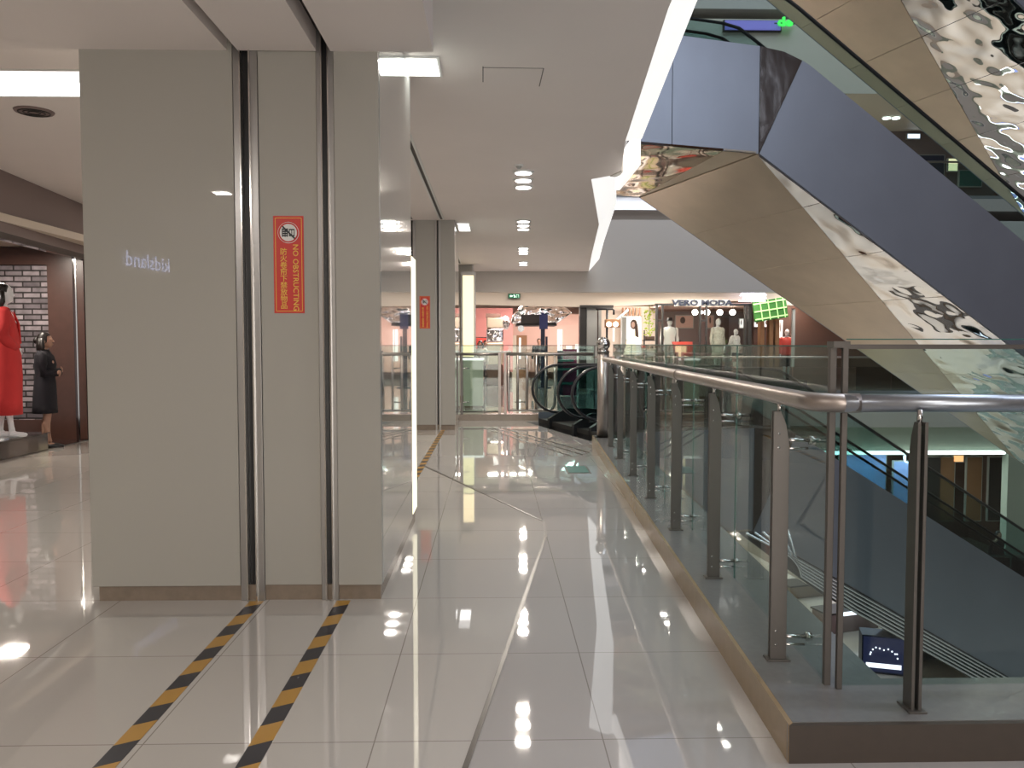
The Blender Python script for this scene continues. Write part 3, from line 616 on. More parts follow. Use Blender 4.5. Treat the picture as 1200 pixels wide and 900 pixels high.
def figure(H=1.65, pose='stand', female=True, arms='down'):
    """body parts facing +Y; feet on z=0. Returns list, joints"""
    k = H/1.7; P = []
    hip, knee, ank = .90*k, .49*k, .085*k
    hx = .085*k; J = {}
    if pose == 'stand':
        for s in (-1, 1):
            f = .05*s
            kn = V(s*hx*.95, .015+f*.4, knee); an = V(s*hx*.85, f, ank)
            P.append(('t', [V(s*hx, 0, hip+.02), V(s*hx, .01, hip-.18*k), kn, kn+V(0, -.02, -.13*k), an], [.088*k, .078*k, .052*k, .052*k, .034*k]))
            P.append(('t', [an+V(0, -.035, -.045), an+V(0, .03, -.05), an+V(s*.01, .11, -.058), an+V(s*.012, .16, -.062)], [.034, .036, .032, .018]))
            J['an%d' % s] = an; J['kn%d' % s] = kn
    sw = (.165 if female else .20)*k; wd = (.12 if female else .15)*k
    P.append(('b', (V(0, 0, .95*k), .155*k, .115*k, .12*k))); P.append(('b', (V(0, 0, 1.08*k), wd, .095*k, .13*k)))
    P.append(('b', (V(0, .005, 1.27*k), sw*.92, .115*k, .16*k))); P.append(('b', (V(0, -.01, 1.38*k), sw, .085*k, .065*k)))
    if female: [P.append(('b', (V(s*.07, .085, 1.26*k), .055, .05, .055))) for s in (-1, 1)]
    P.append(('t', [V(0, -.015, 1.37*k), V(0, 0, 1.50*k)], [.06*k, .048*k]))
    hc = V(0, .02, 1.585*k); J['head'] = hc
    P.append(('b', (hc, .075*k, .093*k, .112*k))); P.append(('b', (hc+V(0, .035, -.055), .052*k, .055*k, .055*k)))
    P.append(('t', [hc+V(0, .088, .015), hc+V(0, .108, -.020)], [.008, .014])); P.append(('b', (hc+V(0, .086, -.052), .026, .012, .010)))
    for s in (-1, 1):
        P.append(('b', (hc+V(s*.076*k, -.005, -.005), .009, .019, .030))); P.append(('b', (hc+V(s*.032, .078, .022), .020, .014, .009)))
        sh = V(s*(sw+.005), -.01, 1.375*k)
        if arms == 'down':
            el = sh+V(s*.05, -.02, -.29*k); wr = el+V(s*.005, .06, -.24*k); P.append(('t', [sh, sh+V(s*.02, 0, -.10), el, el+V(0, .02, -.06), wr], [.050*k, .045*k, .036*k, .037*k, .024*k])); hand(P, wr, V(0, .15, -1), V(-s, .1, 0), -s)
        elif arms == 'fold':
            el = sh+V(s*.04, .03, -.28*k); wr = V(-s*.03, .20, 1.12*k+s*.015); P.append(('t', [sh, sh+V(s*.02, 0, -.10), el, (el+wr)/2, wr], [.050*k, .045*k, .038*k, .034*k, .024*k])); hand(P, wr, V(-s, .1, .1), V(0, -1, 0), 1)
        else:
            el = sh+V(s*.10, -.03, -.26*k); wr = V(s*.15, .10, .98*k); P.append(('t', [sh, sh+V(s*.02, 0, -.10), el, (el+wr)/2, wr], [.050*k, .045*k, .038*k, .034*k, .024*k])); hand(P, wr, V(-s*.5, .4, -.4), V(-s, 0, 0), 1)
        J['sh%d' % s] = sh; J['el%d' % s] = el; J['wr%d' % s] = wr
    return P, J
def bodyobj(name, P, m, parent, voxel=.009):
    me = people_body(P, voxel); me.materials.append(M[m]); o = bpy.data.objects.new(name, me); C.objects.link(o); o.parent = parent; return o
def sleeves(J, m, parent, r=.056, name='sleeve', full=True):
    for s in (-1, 1):
        sh, el, wr = J['sh%d' % s], J['el%d' % s], J['wr%d' % s]
        obj(name, add_tube(NB(), [sh+V(-s*.03, 0, .02), sh+V(s*.01, 0, -.02), sh.lerp(el, .5), el, el.lerp(wr, .5), el.lerp(wr, .93)], [r*.95, r*1.08, r, r*.92, r*.85, r*.72], 16), m, parent, True)
def hair_mesh(hc, long=0, bun=False, cap=1.0):
    bm = NB(); add_ball(bm, hc+V(0, -.018, .02), .086*cap, .098*cap, .108*cap, 20)
    for v in list(bm.verts):
        if v.co.y > hc.y+.035 and v.co.z < hc.z+.065: v.co.y = hc.y+.03
    if long:
        for i in range(7):
            a = PI*(.12+.76*i/6); x = .082*math.cos(a); y = -.085*math.sin(a)
            add_tube(bm, [hc+V(x, y, .03), hc+V(x*1.15, y*1.05, -.10), hc+V(x*1.2, y*1.05-.01, -.10-long)], [.032, .034, .012], 8)
    if bun: add_ball(bm, hc+V(0, -.115, .0), .045, .045, .050, 12); 
    return bm
# woman in black by the left-hand shop
wl = atZ(55, 524, 0)
wm = thing('person', 'woman in black knee-length coat standing arms folded by the brick-walled shop', 'person', (wl.x, wl.y, 0.0), -PI/2+.35)
P, J = figure(1.66, arms='fold'); bodyobj('body', P, 'skin', wm, .008)
co = obj('coat', add_loft(NB(), [((0, -.01, .50), .205, .165), ((0, -.01, .60), .20, .16), ((0, -.005, .80), .19, .15), ((0, 0, .95), .178, .14), ((0, 0, 1.05), .15, .125), ((0, .01, 1.2), .172, .145), ((0, 0, 1.32), .185, .125), ((0, -.01, 1.38), .15, .09), ((0, -.01, 1.42), .07, .07)], 28), 'black_cloth', wm, True)
sleeves(J, 'black_cloth', co, .062)
obj('collar', add_tube(NB(), [(-.06, .05, 1.36), (-.075, -.02, 1.43), (0, -.07, 1.45), (.075, -.02, 1.43), (.06, .05, 1.36)], .022, 10), 'black_cloth', co, True)
obj('hair', hair_mesh(J['head'], .10, True), 'hair', wm, True)
for s in (-1, 1):
    an = J['an%d' % s]; bm = NB(); add_tube(bm, [an+V(0, -.045, -.055), an+V(0, .02, -.066), an+V(s*.01, .10, -.064), an+V(s*.012, .18, -.068)], [.042, .046, .048, .024], 14, sy=.95); add_tube(bm, [an+V(0, -.045, -.06), an+V(0, -.045, -.083)], [.014, .009], 8); obj('shoe', bm, 'black', wm, True)
# mannequin in the red coat
ml = atY(7, 500, 10.9)
mq = thing('mannequin', 'white mannequin in long red coat at the left edge', 'mannequin', (ml.x, ml.y, .25), -.9); mq.scale = (1.1, 1.1, 1.12)
P, J = figure(1.83, arms='hip'); bodyobj('body', P, 'mannequin', mq, .010)
co = obj('coat', add_loft(NB(), [((0, 0, .28), .23, .18), ((0, 0, .47), .235, .18), ((0, 0, .75), .25, .19), ((0, 0, 1.0), .245, .18), ((0, 0, 1.2), .235, .165), ((0, 0, 1.36), .225, .14), ((0, -.01, 1.45), .19, .115), ((0, -.01, 1.52), .11, .08)], 28), 'red_coat', mq, True)
sleeves(J, 'red_coat', co, .075)
for s in (-1, 1): obj('lapel', add_prism(NB(), [(s*.02, .175, 1.12), (s*.10, .15, 1.35), (s*.07, .10, 1.50), (s*.03, .155, 1.36)], (0, .012, 0)), 'red_coat', co)
obj('wig', hair_mesh(J['head'], .08), 'hair', mq, True)
obj('stand', add_tube(NB(), [(0, -.05, 0), (0, -.05, .015)], .2, 24), 'silver', mq); 
t = thing('display_podium', 'low dark glossy podium under the mannequin in red', 'podium', (ml.x-.35, ml.y, 0))
obj('body', add_box(NB(), -.9, .52, -1.0, .7, 0, .235), 'brown_gloss', t, bevel=.01); obj('top', add_box(NB(), -.92, .54, -1.02, .72, .235, .25), 'brown_gloss', t, bevel=.004)
# ================================================================ LEFT SHOP
struct('floor', add_box(NB(), -12, -6.32, 5.5, 12.8, 0.001, .012), 'brown_gloss', 'dark glossy floor inside the left shop')
tag(obj('brick_panel', add_box(NB(), -11.5, -6.90, 12.80, 13.0, .32, 2.72), 'brick'), 'dark rustic brick feature wall inside the left shop', 'brick wall')
t = thing('wood_surround', 'brown wooden surround framing the brick wall in the left shop', 'wood panel', (0, 12.75, 0))
obj('upright', add_box(NB(), -6.89, -6.50, 0, .25, .012, 2.99), 'brown_wood', t); obj('head', add_box(NB(), -11.5, -6.89, 0, .25, 2.72, 2.99), 'brown_wood', t); obj('base', add_box(NB(), -11.5, -6.89, 0, .25, .012, .32), 'brown_wood', t)
t = thing('doorpost', 'tall glossy dark doorpost at the end of left shopfront', 'door frame', (lwx(12.9)-.0, 12.72, 0))
obj('post', add_box(NB(), -.20, .0, 0, .22, 0, 2.87), 'brown_gloss', t, bevel=.006); obj('metal_edge', add_box(NB(), -.155, -.135, -.012, .0, 0, 2.87), 'chrome', t); obj('post_face', add_box(NB(), -.125, -.02, -.02, 0, .02, 2.85), 'brown_wood', t)
a, b = V(lwx(5.5), 5.5, 2.79), V(lwx(12.7), 12.7, 2.79)
tag(struct('trim_19', add_prism(NB(), [a, b, b+V(0, 0, .08), a+V(0, 0, .08)], (-.12, 0, 0)), 'brown_gloss', 'dark strip under the left shop header'), 'dark strip under the left shop header', 'trim')
struct('ceiling', add_box(NB(), -12, -6.0, 5.5, 13, 3.0, 3.1), 'cream', 'ceiling of the left shop')
struct('wall_shop', add_box(NB(), -12.2, -12, 5.5, 13, 0, 3.1), 'dark_brown', 'far wall inside the left shop')
p = atY(20, 291, 11.6); t = thing('spotlight', 'bright spotlight in the left shop ceiling', 'ceiling light', (p.x-.35, p.y, 2.99)); obj('rim', add_tube(NB(), [(0, 0, 0), (0, 0, -.02)], .09, 16), 'white', t); obj('lens', add_tube(NB(), [(0, 0, -.02), (0, 0, -.03)], .065, 16), 'lamp_white', t)
area((-6.9, 11.6, 2.9), .3, .3, 24, WARM); area((-7.6, 10.0, 2.9), .3, .3, 30, WARM)
# ================================================================ FAR SIDE, OUR STOREY
YF = 24.0; YS = 25.6
def fbx(name, a, b, Y, dy, m, label=None, cat=None, **k):
    o = obj(name, boxpx(a, b, Y, dy), m, **k)
    if label: tag(o, label, cat)
    return o
struct('wall_fascia', add_box(NB(), -8, 18, YF, YF+.3, 3.03, 5.15), 'fascia', 'grey fascia of the slab across the atrium')
struct('ceiling', add_box(NB(), -8, 18, YF+.3, 40, 3.25, 3.4), 'cream', 'ceiling over the far shops')
struct('floor', add_box(NB(), 3.0, 18, YF, 40, -.4, -.001), 'floor_far', 'floor of the far side walkway')
struct('wall_far', add_box(NB(), -3, 18, 39.8, 40, 0, 3.4), 'pink_light', 'pale pink back wall of the far shop')
# header above the shop fronts
struct('wall_header', add_prism(NB(), [tuple(atY(x, y, YS)) for x, y in ((552, 338), (884, 330), (884, 351.5), (700, 360), (552, 357))], (0, .25, 0)), 'cream', 'cream header above the far shop fronts')
struct('wall_header', boxpx((884, 330), (1100, 358), YS, .25), 'cream', 'cream header above the far shops, right part')
t = thing('exit_sign', 'small green lit exit sign on the cream header', 'sign', tuple(atY(602.5, 347, YS-.08)))
obj('case', add_box(NB(), -.19, .19, -.03, .06, -.075, .075), 'black', t); obj('face', add_box(NB(), -.18, .18, -.036, -.03, -.065, .065), 'exit_green', t)
bm = NB(); add_prism(bm, [(-.14, -.04, 0), (-.09, -.04, .035), (-.09, -.04, .012), (-.05, -.04, .012), (-.05, -.04, -.012), (-.09, -.04, -.012), (-.09, -.04, -.035)], (0, .003, 0)); obj('arrow', bm, 'exit_white', t)
bm = NB(); add_tube(bm, [(-.01, -.04, .04), (.0, -.04, .03)], .012, 8); add_tube(bm, [(.0, -.04, .025), (.02, -.04, -.005), (-.005, -.04, -.045)], .007, 6); add_tube(bm, [(.02, -.04, -.005), (.045, -.04, -.04)], .007, 6); add_tube(bm, [(-.02, -.04, .01), (.0, -.04, .018), (.03, -.04, .005)], .006, 6); obj('running_figure', bm, 'exit_white', t)
bm = NB(); [add_box(bm, *b_, ) for b_ in ((.07, .075, -.04, -.037, -.045, .045), (.07, .14, -.04, -.037, .04, .045), (.135, .14, -.04, -.037, -.045, .045))]; obj('door_mark', bm, 'exit_white', t)
# pink shop
struct('wall_pink', boxpx((548, 361), (601, 436), 31.8, .2), 'pink', 'pink wall of the far left shop')
struct('wall_pink', boxpx((601, 368), (682, 436), 34.5, .2), 'pink_light', 'pale peach back wall of the far shop')
for x, y, l in ((4.0, 29, 0), ): pass
area((.6, 28.5, 3.2), 1.6, 1.6, 110, (1, .86, .80)); area((3.0, 31, 3.2), 2, 2, 150, (1, .90, .82)); area((8.4, 27.2, 3.1), 4.0, .6, 130, (1, .92, .86)); area((5.3, 27.0, 3.1), 1.6, .6, 60, (1, .94, .9)); area((9.5, YF+.9, 3.2), 1.2, .3, 16, (1, .96, .9)); area((2.5, YF+.9, 3.22), 8, .2, 22, (1, .94, .88)); area((7.0, YS-.9, 3.2), 3, .2, 14, (1, .94, .88))
t = thing('door', 'brown door with narrow glass panel at the back of pink shop', 'door', tuple(atY(611.5, 393, 34.4)))
z0 = -t.location.z; obj('leaf', add_box(NB(), -.22, .22, 0, .08, z0, 0), 'wood', t); obj('glass_panel', add_box(NB(), -.12, -.04, -.01, .0, -1.0, -.1), 'poster_glow', t); obj('side_jamb', add_box(NB(), -.42, -.23, -.02, .08, z0, 0), 'cream', t); obj('handle', add_box(NB(), .13, .17, -.04, 0, -.95, -.75), 'chrome', t)
# tall display column with crumpled metal look
p = atY(580, 369, 29.0)
t = thing('display_column', 'tall bronze mirrored display column before the pink wall', 'column', (p.x, 29.0, 0))
for i, (z0, z1, m_) in enumerate(((0, .75, 'dark_brown'), (.75, 1.55, 'bronze'), (1.55, 2.05, 'foil'), (2.05, 2.45, 'bronze'))):
    obj('segment', add_box(NB(), -.30, .30, 0, .5, z0+.01, z1), m_, t, bevel=.04)
obj('cap', add_box(NB(), -.32, .20, -.03, .5, 2.45, 2.58), 'dark_brown', t)
bm = NB(); add_ball(bm, (.38, .1, 2.25), .16, .12, .26); obj('wing_panel', bm, 'foil', t, True)
# long chrome canopy
p, q = atY(599, 352, 28.0), atY(650, 381, 28.0)
t = thing('canopy', 'rounded shiny chrome canopy hanging over the pink shop', 'canopy', ((p.x+q.x)/2, 28.0, q.z)); hw = (q.x-p.x)/2; hh = p.z-q.z
bm = NB(); add_prism(bm, [(-hw, 0, .05), (-hw*.95, 0, hh*.35), (-hw*.6, 0, hh*.75), (0, 0, hh*.95), (hw*1.3, 0, hh*.9), (hw*1.8, 0, hh*.5), (hw*1.1, 0, .05)], (0, 1.6, 0)); o = obj('shell', bm, 'foil', t, bevel=.05)
obj('lower_edge', add_box(NB(), -hw*.75, hw*1.1, -.02, 1.5, -.02, .05), 'dark', t); obj('screen', add_box(NB(), -hw*.55, hw*.55, -.06, -.02, .06, hh*.42), 'dark', t)
bm = NB(); add_tube(bm, [(-hw*.55, -.03, -.12), (-hw*.55, .02, -.12)], .11, 18); obj('round_plate', bm, 'silver', t); 
p = atY(637, 366, 27.6); t = thing('screen_stand', 'slim dark pole with blue screen in front of pink shop', 'display stand', (p.x, 27.6, 0))
obj('pole', add_box(NB(), -.09, .05, 0, .1, 0.03, 2.0), 'blue_dark', t); obj('post', add_box(NB(), .07, .14, 0, .1, .03, 1.75), 'blue_dark', t); obj('screen', add_box(NB(), -.14, .14, -.04, .04, 2.0, 2.5), 'screen_dark', t); obj('base', add_box(NB(), -.25, .25, -.1, .3, 0, .03), 'blue_dark', t)
# standing figures in the pink shop
def coatfigure(name, label, cat, loc, rot, H, top, bottom, skin='skin', hairlong=0, arms='down', skirt=False, hat=False, hair=True, vox=.012, z=0):
    t = thing(name, label, cat, (loc[0], loc[1], z), rot); P, J = figure(H, arms=arms, female=skirt); bodyobj('body', P, skin, t, vox); k = H/1.7
    tp = obj('top', add_loft(NB(), [((0, 0, .82*k), .185*k, .14*k), ((0, 0, .95*k), .18*k, .14*k), ((0, 0, 1.1*k), .165*k, .13*k), ((0, .01, 1.28*k), .205*k, .145*k), ((0, 0, 1.39*k), .16*k, .10*k), ((0, 0, 1.43*k), .07*k, .07*k)], 20), top, t, True); sleeves(J, top, tp, .06)
    if skirt: obj('skirt', add_loft(NB(), [((0, 0, .45*k), .21*k, .17*k), ((0, 0, .7*k), .19*k, .15*k), ((0, 0, .95*k), .17*k, .13*k)], 20), bottom, t, True)
    else:
        for s in (-1, 1):
            kn, an = J['kn%d' % s], J['an%d' % s]; obj('trouser_leg', add_tube(NB(), [(s*.085*k, 0, .95*k), (s*.09*k, .01, .75*k), kn, kn.lerp(an, .6), an+V(0, 0, -.03)], [.098*k, .095*k, .07*k, .062*k, .058*k], 14), bottom, t, True)
    for s in (-1, 1): an = J['an%d' % s]; obj('shoe', add_tube(NB(), [an+V(0, -.045, -.045), an+V(0, .04, -.05), an+V(0, .17, -.06)], [.036, .04, .02], 10), 'black', t, True)
    if hair: obj('hair', hair_mesh(J['head'], hairlong), 'hair', t, True)
    if hat:
        bm = NB(); hc = J['head']; add_tube(bm, [hc+V(0, 0, .05), hc+V(0, 0, .055), hc+V(0, 0, .06), hc+V(0, 0, .15), hc+V(0, 0, .16)], [.17, .17, .10, .085, .05], 20); obj('hat', bm, 'black', t, True)
    return t
p = atY(628, 403, 36.0)
coatfigure('person', 'man in dark uniform standing far away in the pink shop', 'person', (p.x, 33.6), PI, 1.72, 'black_cloth', 'black_cloth')
p = atY(563, 403, 27.5); q = atY(572, 403, 27.8)
coatfigure('person', 'woman with long dark hair in patterned top by the pink wall', 'person', (p.x, 27.5), PI-.4, 1.6, 'floral', 'black_cloth', hairlong=.28)
coatfigure('person', 'person in grey top beside the mirrored column', 'person', (q.x-.12, 30.6), PI+.3, 1.62, 'grey_light', 'black_cloth', hairlong=.12)
t = thing('picture', 'small red poster on the pink wall behind the woman', 'poster', tuple(atY(568, 405, 31.75))); obj('sheet', add_box(NB(), -.32, .32, -.02, 0, -.5, .3), 'red_bag', t); obj('rim', add_box(NB(), -.34, .34, -.01, .05, .3, .33), 'dark', t)
# counters behind the barrier
p, q = atY(543, 419, 18.9), atY(566, 419, 18.9)
t = thing('display_counter', 'pale green glass display counter behind the left barrier', 'counter', ((p.x+q.x)/2, 18.9, 0)); hw = (q.x-p.x)/2
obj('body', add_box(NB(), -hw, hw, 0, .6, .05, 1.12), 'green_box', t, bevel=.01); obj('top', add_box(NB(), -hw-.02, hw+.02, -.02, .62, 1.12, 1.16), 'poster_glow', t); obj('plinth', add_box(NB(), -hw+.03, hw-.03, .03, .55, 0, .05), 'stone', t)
t = thing('shop_table', 'thin-legged table with white top in the pink shop', 'table', (atY(572, 410, 26.5).x, 26.5, 0))
obj('tabletop', add_box(NB(), -.35, .75, 0, .7, 1.2, 1.27), 'white', t)
for x in (-.3, .7):
    for y in (.05, .65): obj('leg', add_box(NB(), x-.02, x+.02, y-.02, y+.02, 0, 1.2), 'dark_brown', t)
# tall magenta and teal display beyond the escalator
p, q = atY(654, 409, 23.0), atY(673, 409, 23.0)
t = thing('display_shelf', 'magenta display shelf with teal trays beyond the escalator loops', 'display shelf', (p.x, 23.0, 0)); wd = q.x-p.x
obj('back', add_box(NB(), wd*.35, wd*1.2, .2, .3, .02, 1.35), 'magenta', t); obj('side', add_box(NB(), 0, wd*.4, .22, .28, .02, 1.30), 'blue_dark', t)
for z in (.35, .75, 1.0): obj('shelf', add_box(NB(), 0, wd*.95, -.1, .2, z, z+.06), 'teal', t)
t = thing('shop_window', 'narrow bright slit window at the back of pink shop', 'window', tuple(atY(656, 393, 34.5))); obj('pane', add_box(NB(), -.10, .10, -.03, .0, -1.1, .25), 'poster_glow', t); obj('mullion', add_box(NB(), .02, .05, -.05, -.03, -1.1, .25), 'grey_light', t)
t = thing('counter', 'white lit counter with small boxes beyond the chrome ball post', 'counter', tuple(atY(682, 404, 27.0))); t.location.z = 0
obj('body', add_box(NB(), -.55, .5, 0, .6, 0, 1.2), 'white', t); [obj('box', add_box(NB(), x, x+.18, .1, .3, 1.2, 1.2+h), 'poster_glow', t) for x, h in ((-.5, .25), (-.2, .28), (.12, .22))]
# columns between shops
t = thing('column', 'dark column between the pink shop and fashion shops', 'column', (atY(683, 400, YS).x, YS-.1, 0)); obj('shaft', add_box(NB(), -.10, .10, 0, .4, .1, 2.70), 'dark', t); obj('base', add_box(NB(), -.12, .12, -.02, .42, 0, .1), 'stone', t)
t = thing('column', 'broad grey column right of the dark one', 'column', (atY(694, 400, YS).x, YS-.05, 0)); obj('shaft', add_box(NB(), -.18, .15, 0, .4, .1, 2.68), 'grey_light', t); obj('recess', add_box(NB(), .15, .19, .02, .4, .1, 2.68), 'dark_brown', t); obj('reveal', add_box(NB(), .19, .28, 0, .4, .1, 2.68), 'grey_light', t)
struct('trim_20', boxpx((680, 357.5), (719, 360.5), YS-.2, .2), 'dark', 'dark canopy edge over the columns')
# shop front with poster (between the grey column and the black-framed shop)
struct('wall_shop', boxpx((700, 359), (768, 430), 28.6, .1), 'cream', 'slatted back wall of the middle shop')
for i in range(6):
    x = 729+i*4.0; tag(fbx('wall_slat', (x, 360.5), (x+1.6, 402), 28.3, .06, 'wood'), 'thin wooden slat, number of several, behind the glowing poster', 'slat', 'wooden slats behind the poster')
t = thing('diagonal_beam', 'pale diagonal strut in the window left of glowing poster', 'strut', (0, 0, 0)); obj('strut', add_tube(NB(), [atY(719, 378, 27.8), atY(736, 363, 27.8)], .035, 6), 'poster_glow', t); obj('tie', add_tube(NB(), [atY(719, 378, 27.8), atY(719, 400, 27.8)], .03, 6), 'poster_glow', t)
p, q = atY(729, 371, 26.6), atY(751, 404, 26.6)
t = thing('light_poster', 'bright poster of long-haired woman in white shirt', 'poster', ((p.x+q.x)/2, 26.6, q.z-.35)); hw = (q.x-p.x)/2; hh = p.z-t.location.z
obj('frame', add_box(NB(), -hw-.03, hw+.03, 0, .1, 0, hh+.03), 'white', t); obj('face', add_box(NB(), -hw, hw, -.01, 0, .02, hh), 'poster_glow', t)
obj('leg', add_box(NB(), -hw*.8, -hw*.7, .02, .08, -p.z+hh, 0), 'grey_light', t) ; obj('leg', add_box(NB(), hw*.7, hw*.8, .02, .08, -p.z+hh, 0), 'grey_light', t)
obj('dark_edge', add_box(NB(), -hw, -hw*.55, -.014, -.01, .02, hh*.98), 'grey_light', t)
pp = NB(); add_prism(pp, [(-hw*.85, -.02, .02), (-hw*.5, -.02, hh*.45), (-.05, -.02, hh*.62), (.12, -.02, hh*.62), (hw*.45, -.02, hh*.40), (hw*.5, -.02, .02)], (0, .006, 0)); obj('shirt_shape', pp, 'cream_glow', t)
pp = NB(); add_ball(pp, (.07, -.012, hh*.80), .115, .01, .16); obj('hair_shape', pp, 'dark_brown', t, True)
obj('hair_fall', add_prism(NB(), [(.10, -.024, hh*.82), (.20, -.024, hh*.8), (.24, -.024, hh*.45), (.12, -.024, hh*.5)], (0, .003, 0)), 'dark_brown', t)
pp = NB(); add_ball(pp, (.05, -.022, hh*.79), .062, .01, .10); obj('face_shape', pp, 'pink_light', t, True)
obj('arm_shape', add_tube(NB(), [(-hw*.5, -.026, hh*.42), (-hw*.75, -.026, hh*.15), (-.05, -.026, hh*.2)], .018, 6), 'cream', t)
# lamp on gooseneck
p = atY(711, 403, 25.3)
t = thing('street_lamp', 'black gooseneck pole with brown twin lamp box', 'lamp', (p.x, 25.25, 0))
zz = atY(711, 362, 25.25).z; obj('pole', add_tube(NB(), [(0, 0, .03), (0, 0, zz)], .035, 8), 'black', t, True); obj('arm', add_tube(NB(), [(-.35, 0, zz), (.16, 0, zz), (.21, 0, zz-.05), (.21, 0, zz-.18)], .035, 8), 'black', t, True); obj('foot', add_tube(NB(), [(0, 0, 0), (0, 0, .03)], .2, 16), 'black', t)
za = atY(711, 379, 25.25).z; lb = obj('lamp_box', add_box(NB(), -.07, .40, -.12, .1, za-.13, za+.13), 'wood', t, bevel=.02)
for x in (.04, .25): obj('bulb', add_tube(NB(), [(x, -.125, za-.03), (x, -.145, za-.03)], .075, 14), 'globe', lb)
# plants / yellow drape between shops
t = thing('hanging_plant', 'yellow-green hanging plant beside the black-framed shopfront', 'plant', tuple(atY(761, 367, 26.2)))
bm = NB()
for i in range(90):
    c = V(R.uniform(-.16, .18), R.uniform(-.1, .1), R.uniform(-.75, .1)); d = V(R.uniform(-1, 1), R.uniform(-1, 1), R.uniform(-1, .4)).normalized()*.09; n = d.cross(V(R.random(), 1, R.random())).normalized()*.025
    add_prism(bm, [c-d*.5, c+n, c+d*.5, c-n], (0, .004, 0))
lf = obj('foliage', bm, 'lime', t); lf['kind'] = 'stuff'; obj('stem', add_tube(NB(), [(0, 0, 3.25-t.location.z), (0, 0, -.7)], .012, 6), 'leaf', t)
t = thing('display_rack', 'dark rack with folded clothes under the hanging plant', 'clothes rack', (atY(762, 400, 27).x, 27.0, 0))
for x in (-.2, .22): obj('upright', add_box(NB(), x-.02, x+.02, 0, .04, 0, 1.95), 'dark', t)
for z in (.5, 1.05, 1.6): obj('shelf', add_box(NB(), -.2, .22, 0, .35, z, z+.03), 'dark', t)
for z, m_ in ((.53, 'red_bag'), (1.08, 'white'), (1.63, 'dark_brown')): obj('folded_clothes', add_box(NB(), -.14, .16, .05, .3, z, z+.13), m_, t, bevel=.02)
# black-framed fashion shop
p0, p1 = atY(768, 355, YS-.1), atY(880, 352, YS-.1)
t = thing('shopfront', 'black steel framed glass shopfront under dark lettering', 'shopfront', (0, YS-.1, 0))
zt_ = atY(820, 357.5, YS-.1).z
obj('head_beam', add_box(NB(), p0.x, atY(905, 350, YS-.1).x, 0, .09, zt_-.02, zt_+.05), 'dark', t)
for x0, x1 in ((768.5, 771), (775.5, 777.5), (819.5, 821.5), (827, 829), (872.5, 874.5), (876.5, 880.5)):
    a = atY(x0, 400, YS-.1).x; b = atY(x1, 400, YS-.1).x; obj('upright', add_box(NB(), a, b, 0, .12, 0, zt_), 'dark', t)
for x0, x1 in ((768.5, 777.5), (819.5, 829), (872.5, 880.5)):
    a = atY(x0, 400, YS-.1).x; b = atY(x1, 400, YS-.1).x; z = atY(800, 376, YS-.1).z; obj('cross_bar', add_box(NB(), a, b, .01, .09, z-.02, z+.03), 'dark', t)
obj('glass_pane', add_box(NB(), atY(778, 400, YS).x, atY(819, 400, YS).x, .05, .06, 0.02, zt_-.03), 'shop_glass', t)
obj('glass_pane', add_box(NB(), atY(829.5, 400, YS).x, atY(872, 400, YS).x, .05, .06, 0.02, zt_-.03), 'shop_glass', t)
p = atY(823, 355, YS-.15)
t = thing('shop_sign', 'dark raised lettering VERO MODA over the black-framed shopfront', 'sign', tuple(p))
text('lettering', 'VERO MODA', .23, 'blue_dark', t, faceY(0, 0, 0), .03, bold=.006, sx=1.42); obj('glow_strip', add_box(NB(), -.88, .88, .05, .07, -.10, .11), 'white', t)
struct('wall_shop', boxpx((768, 365), (884, 430), 29.0, .15), 'mauve', 'mauve back wall of the fashion shop')
struct('ceiling', add_box(NB(), atY(768, 365, 29).x-.3, 9.6, YS+.1, 29.2, 2.74, 2.8), 'pink_light', 'ceiling inside the fashion shop')
gl = ['leftmost', 'second from left', 'third from left', 'fourth from left', 'rightmost']
for x, l in zip((814.5, 821.5, 828.5, 843.5, 858.5), gl):
    p = atY(x, 366, 27.0); t = thing('globe_lamp', 'white globe pendant in the fashion shop, '+l, 'pendant lamp', tuple(p), 0, 'globe pendants in the fashion shop'); bm = NB(); add_ball(bm, (0, 0, 0), .10 if x != 821.5 else .06, seg=14); obj('globe', bm, 'globe', t, True); obj('cord', add_tube(NB(), [(0, 0, .09), (0, 0, 2.74-p.z)], .008, 6), 'black', t)
def pic(a, b, Y, m1, m2, label):
    p, q = atY(*a, Y), atY(*b, Y); t = thing('picture', label, 'picture', ((p.x+q.x)/2, Y, q.z)); hw = (q.x-p.x)/2; hh = p.z-q.z
    obj('frame', add_box(NB(), -hw-.03, hw+.03, 0, .05, -.03, hh+.03), m1, t); obj('print', add_box(NB(), -hw, hw, -.01, 0, 0, hh), m2, t)
    bm = NB(); add_ball(bm, (-hw*.2, -.015, hh*.62), hw*.3, .008, hh*.28); obj('print_shape', bm, 'dark_brown', t, True); return t
pic((792, 370), (812, 384), 28.948, 'grey_light', 'pink_light', 'wide soft pink photograph on the shop wall, left of the frames')
pic((829.5, 370), (836, 384), 28.948, 'grey_light', 'pink_light', 'small pink photograph right of the middle door frame')
pic((846, 370), (853, 402), 28.948, 'dark_brown', 'dark_brown', 'tall brown panel behind the floral mannequin')
pic((867, 374), (871, 384), 28.948, 'white', 'poster_glow', 'narrow pale picture near the right door frame')
p = atY(784.5, 403, 26.6); coatfigure('mannequin', 'mannequin in white coat with black hat behind the shop glass', 'mannequin', (p.x, 26.6), PI, 1.78, 'white', 'mannequin', 'mannequin', hat=True, hair=False, z=.55)
p = atY(841, 403, 26.4); coatfigure('mannequin', 'mannequin in mottled floral coat behind the shop glass', 'mannequin', (p.x, 26.4), PI+.3, 1.78, 'floral', 'floral', 'mannequin', hair=False, z=.55, skirt=True)
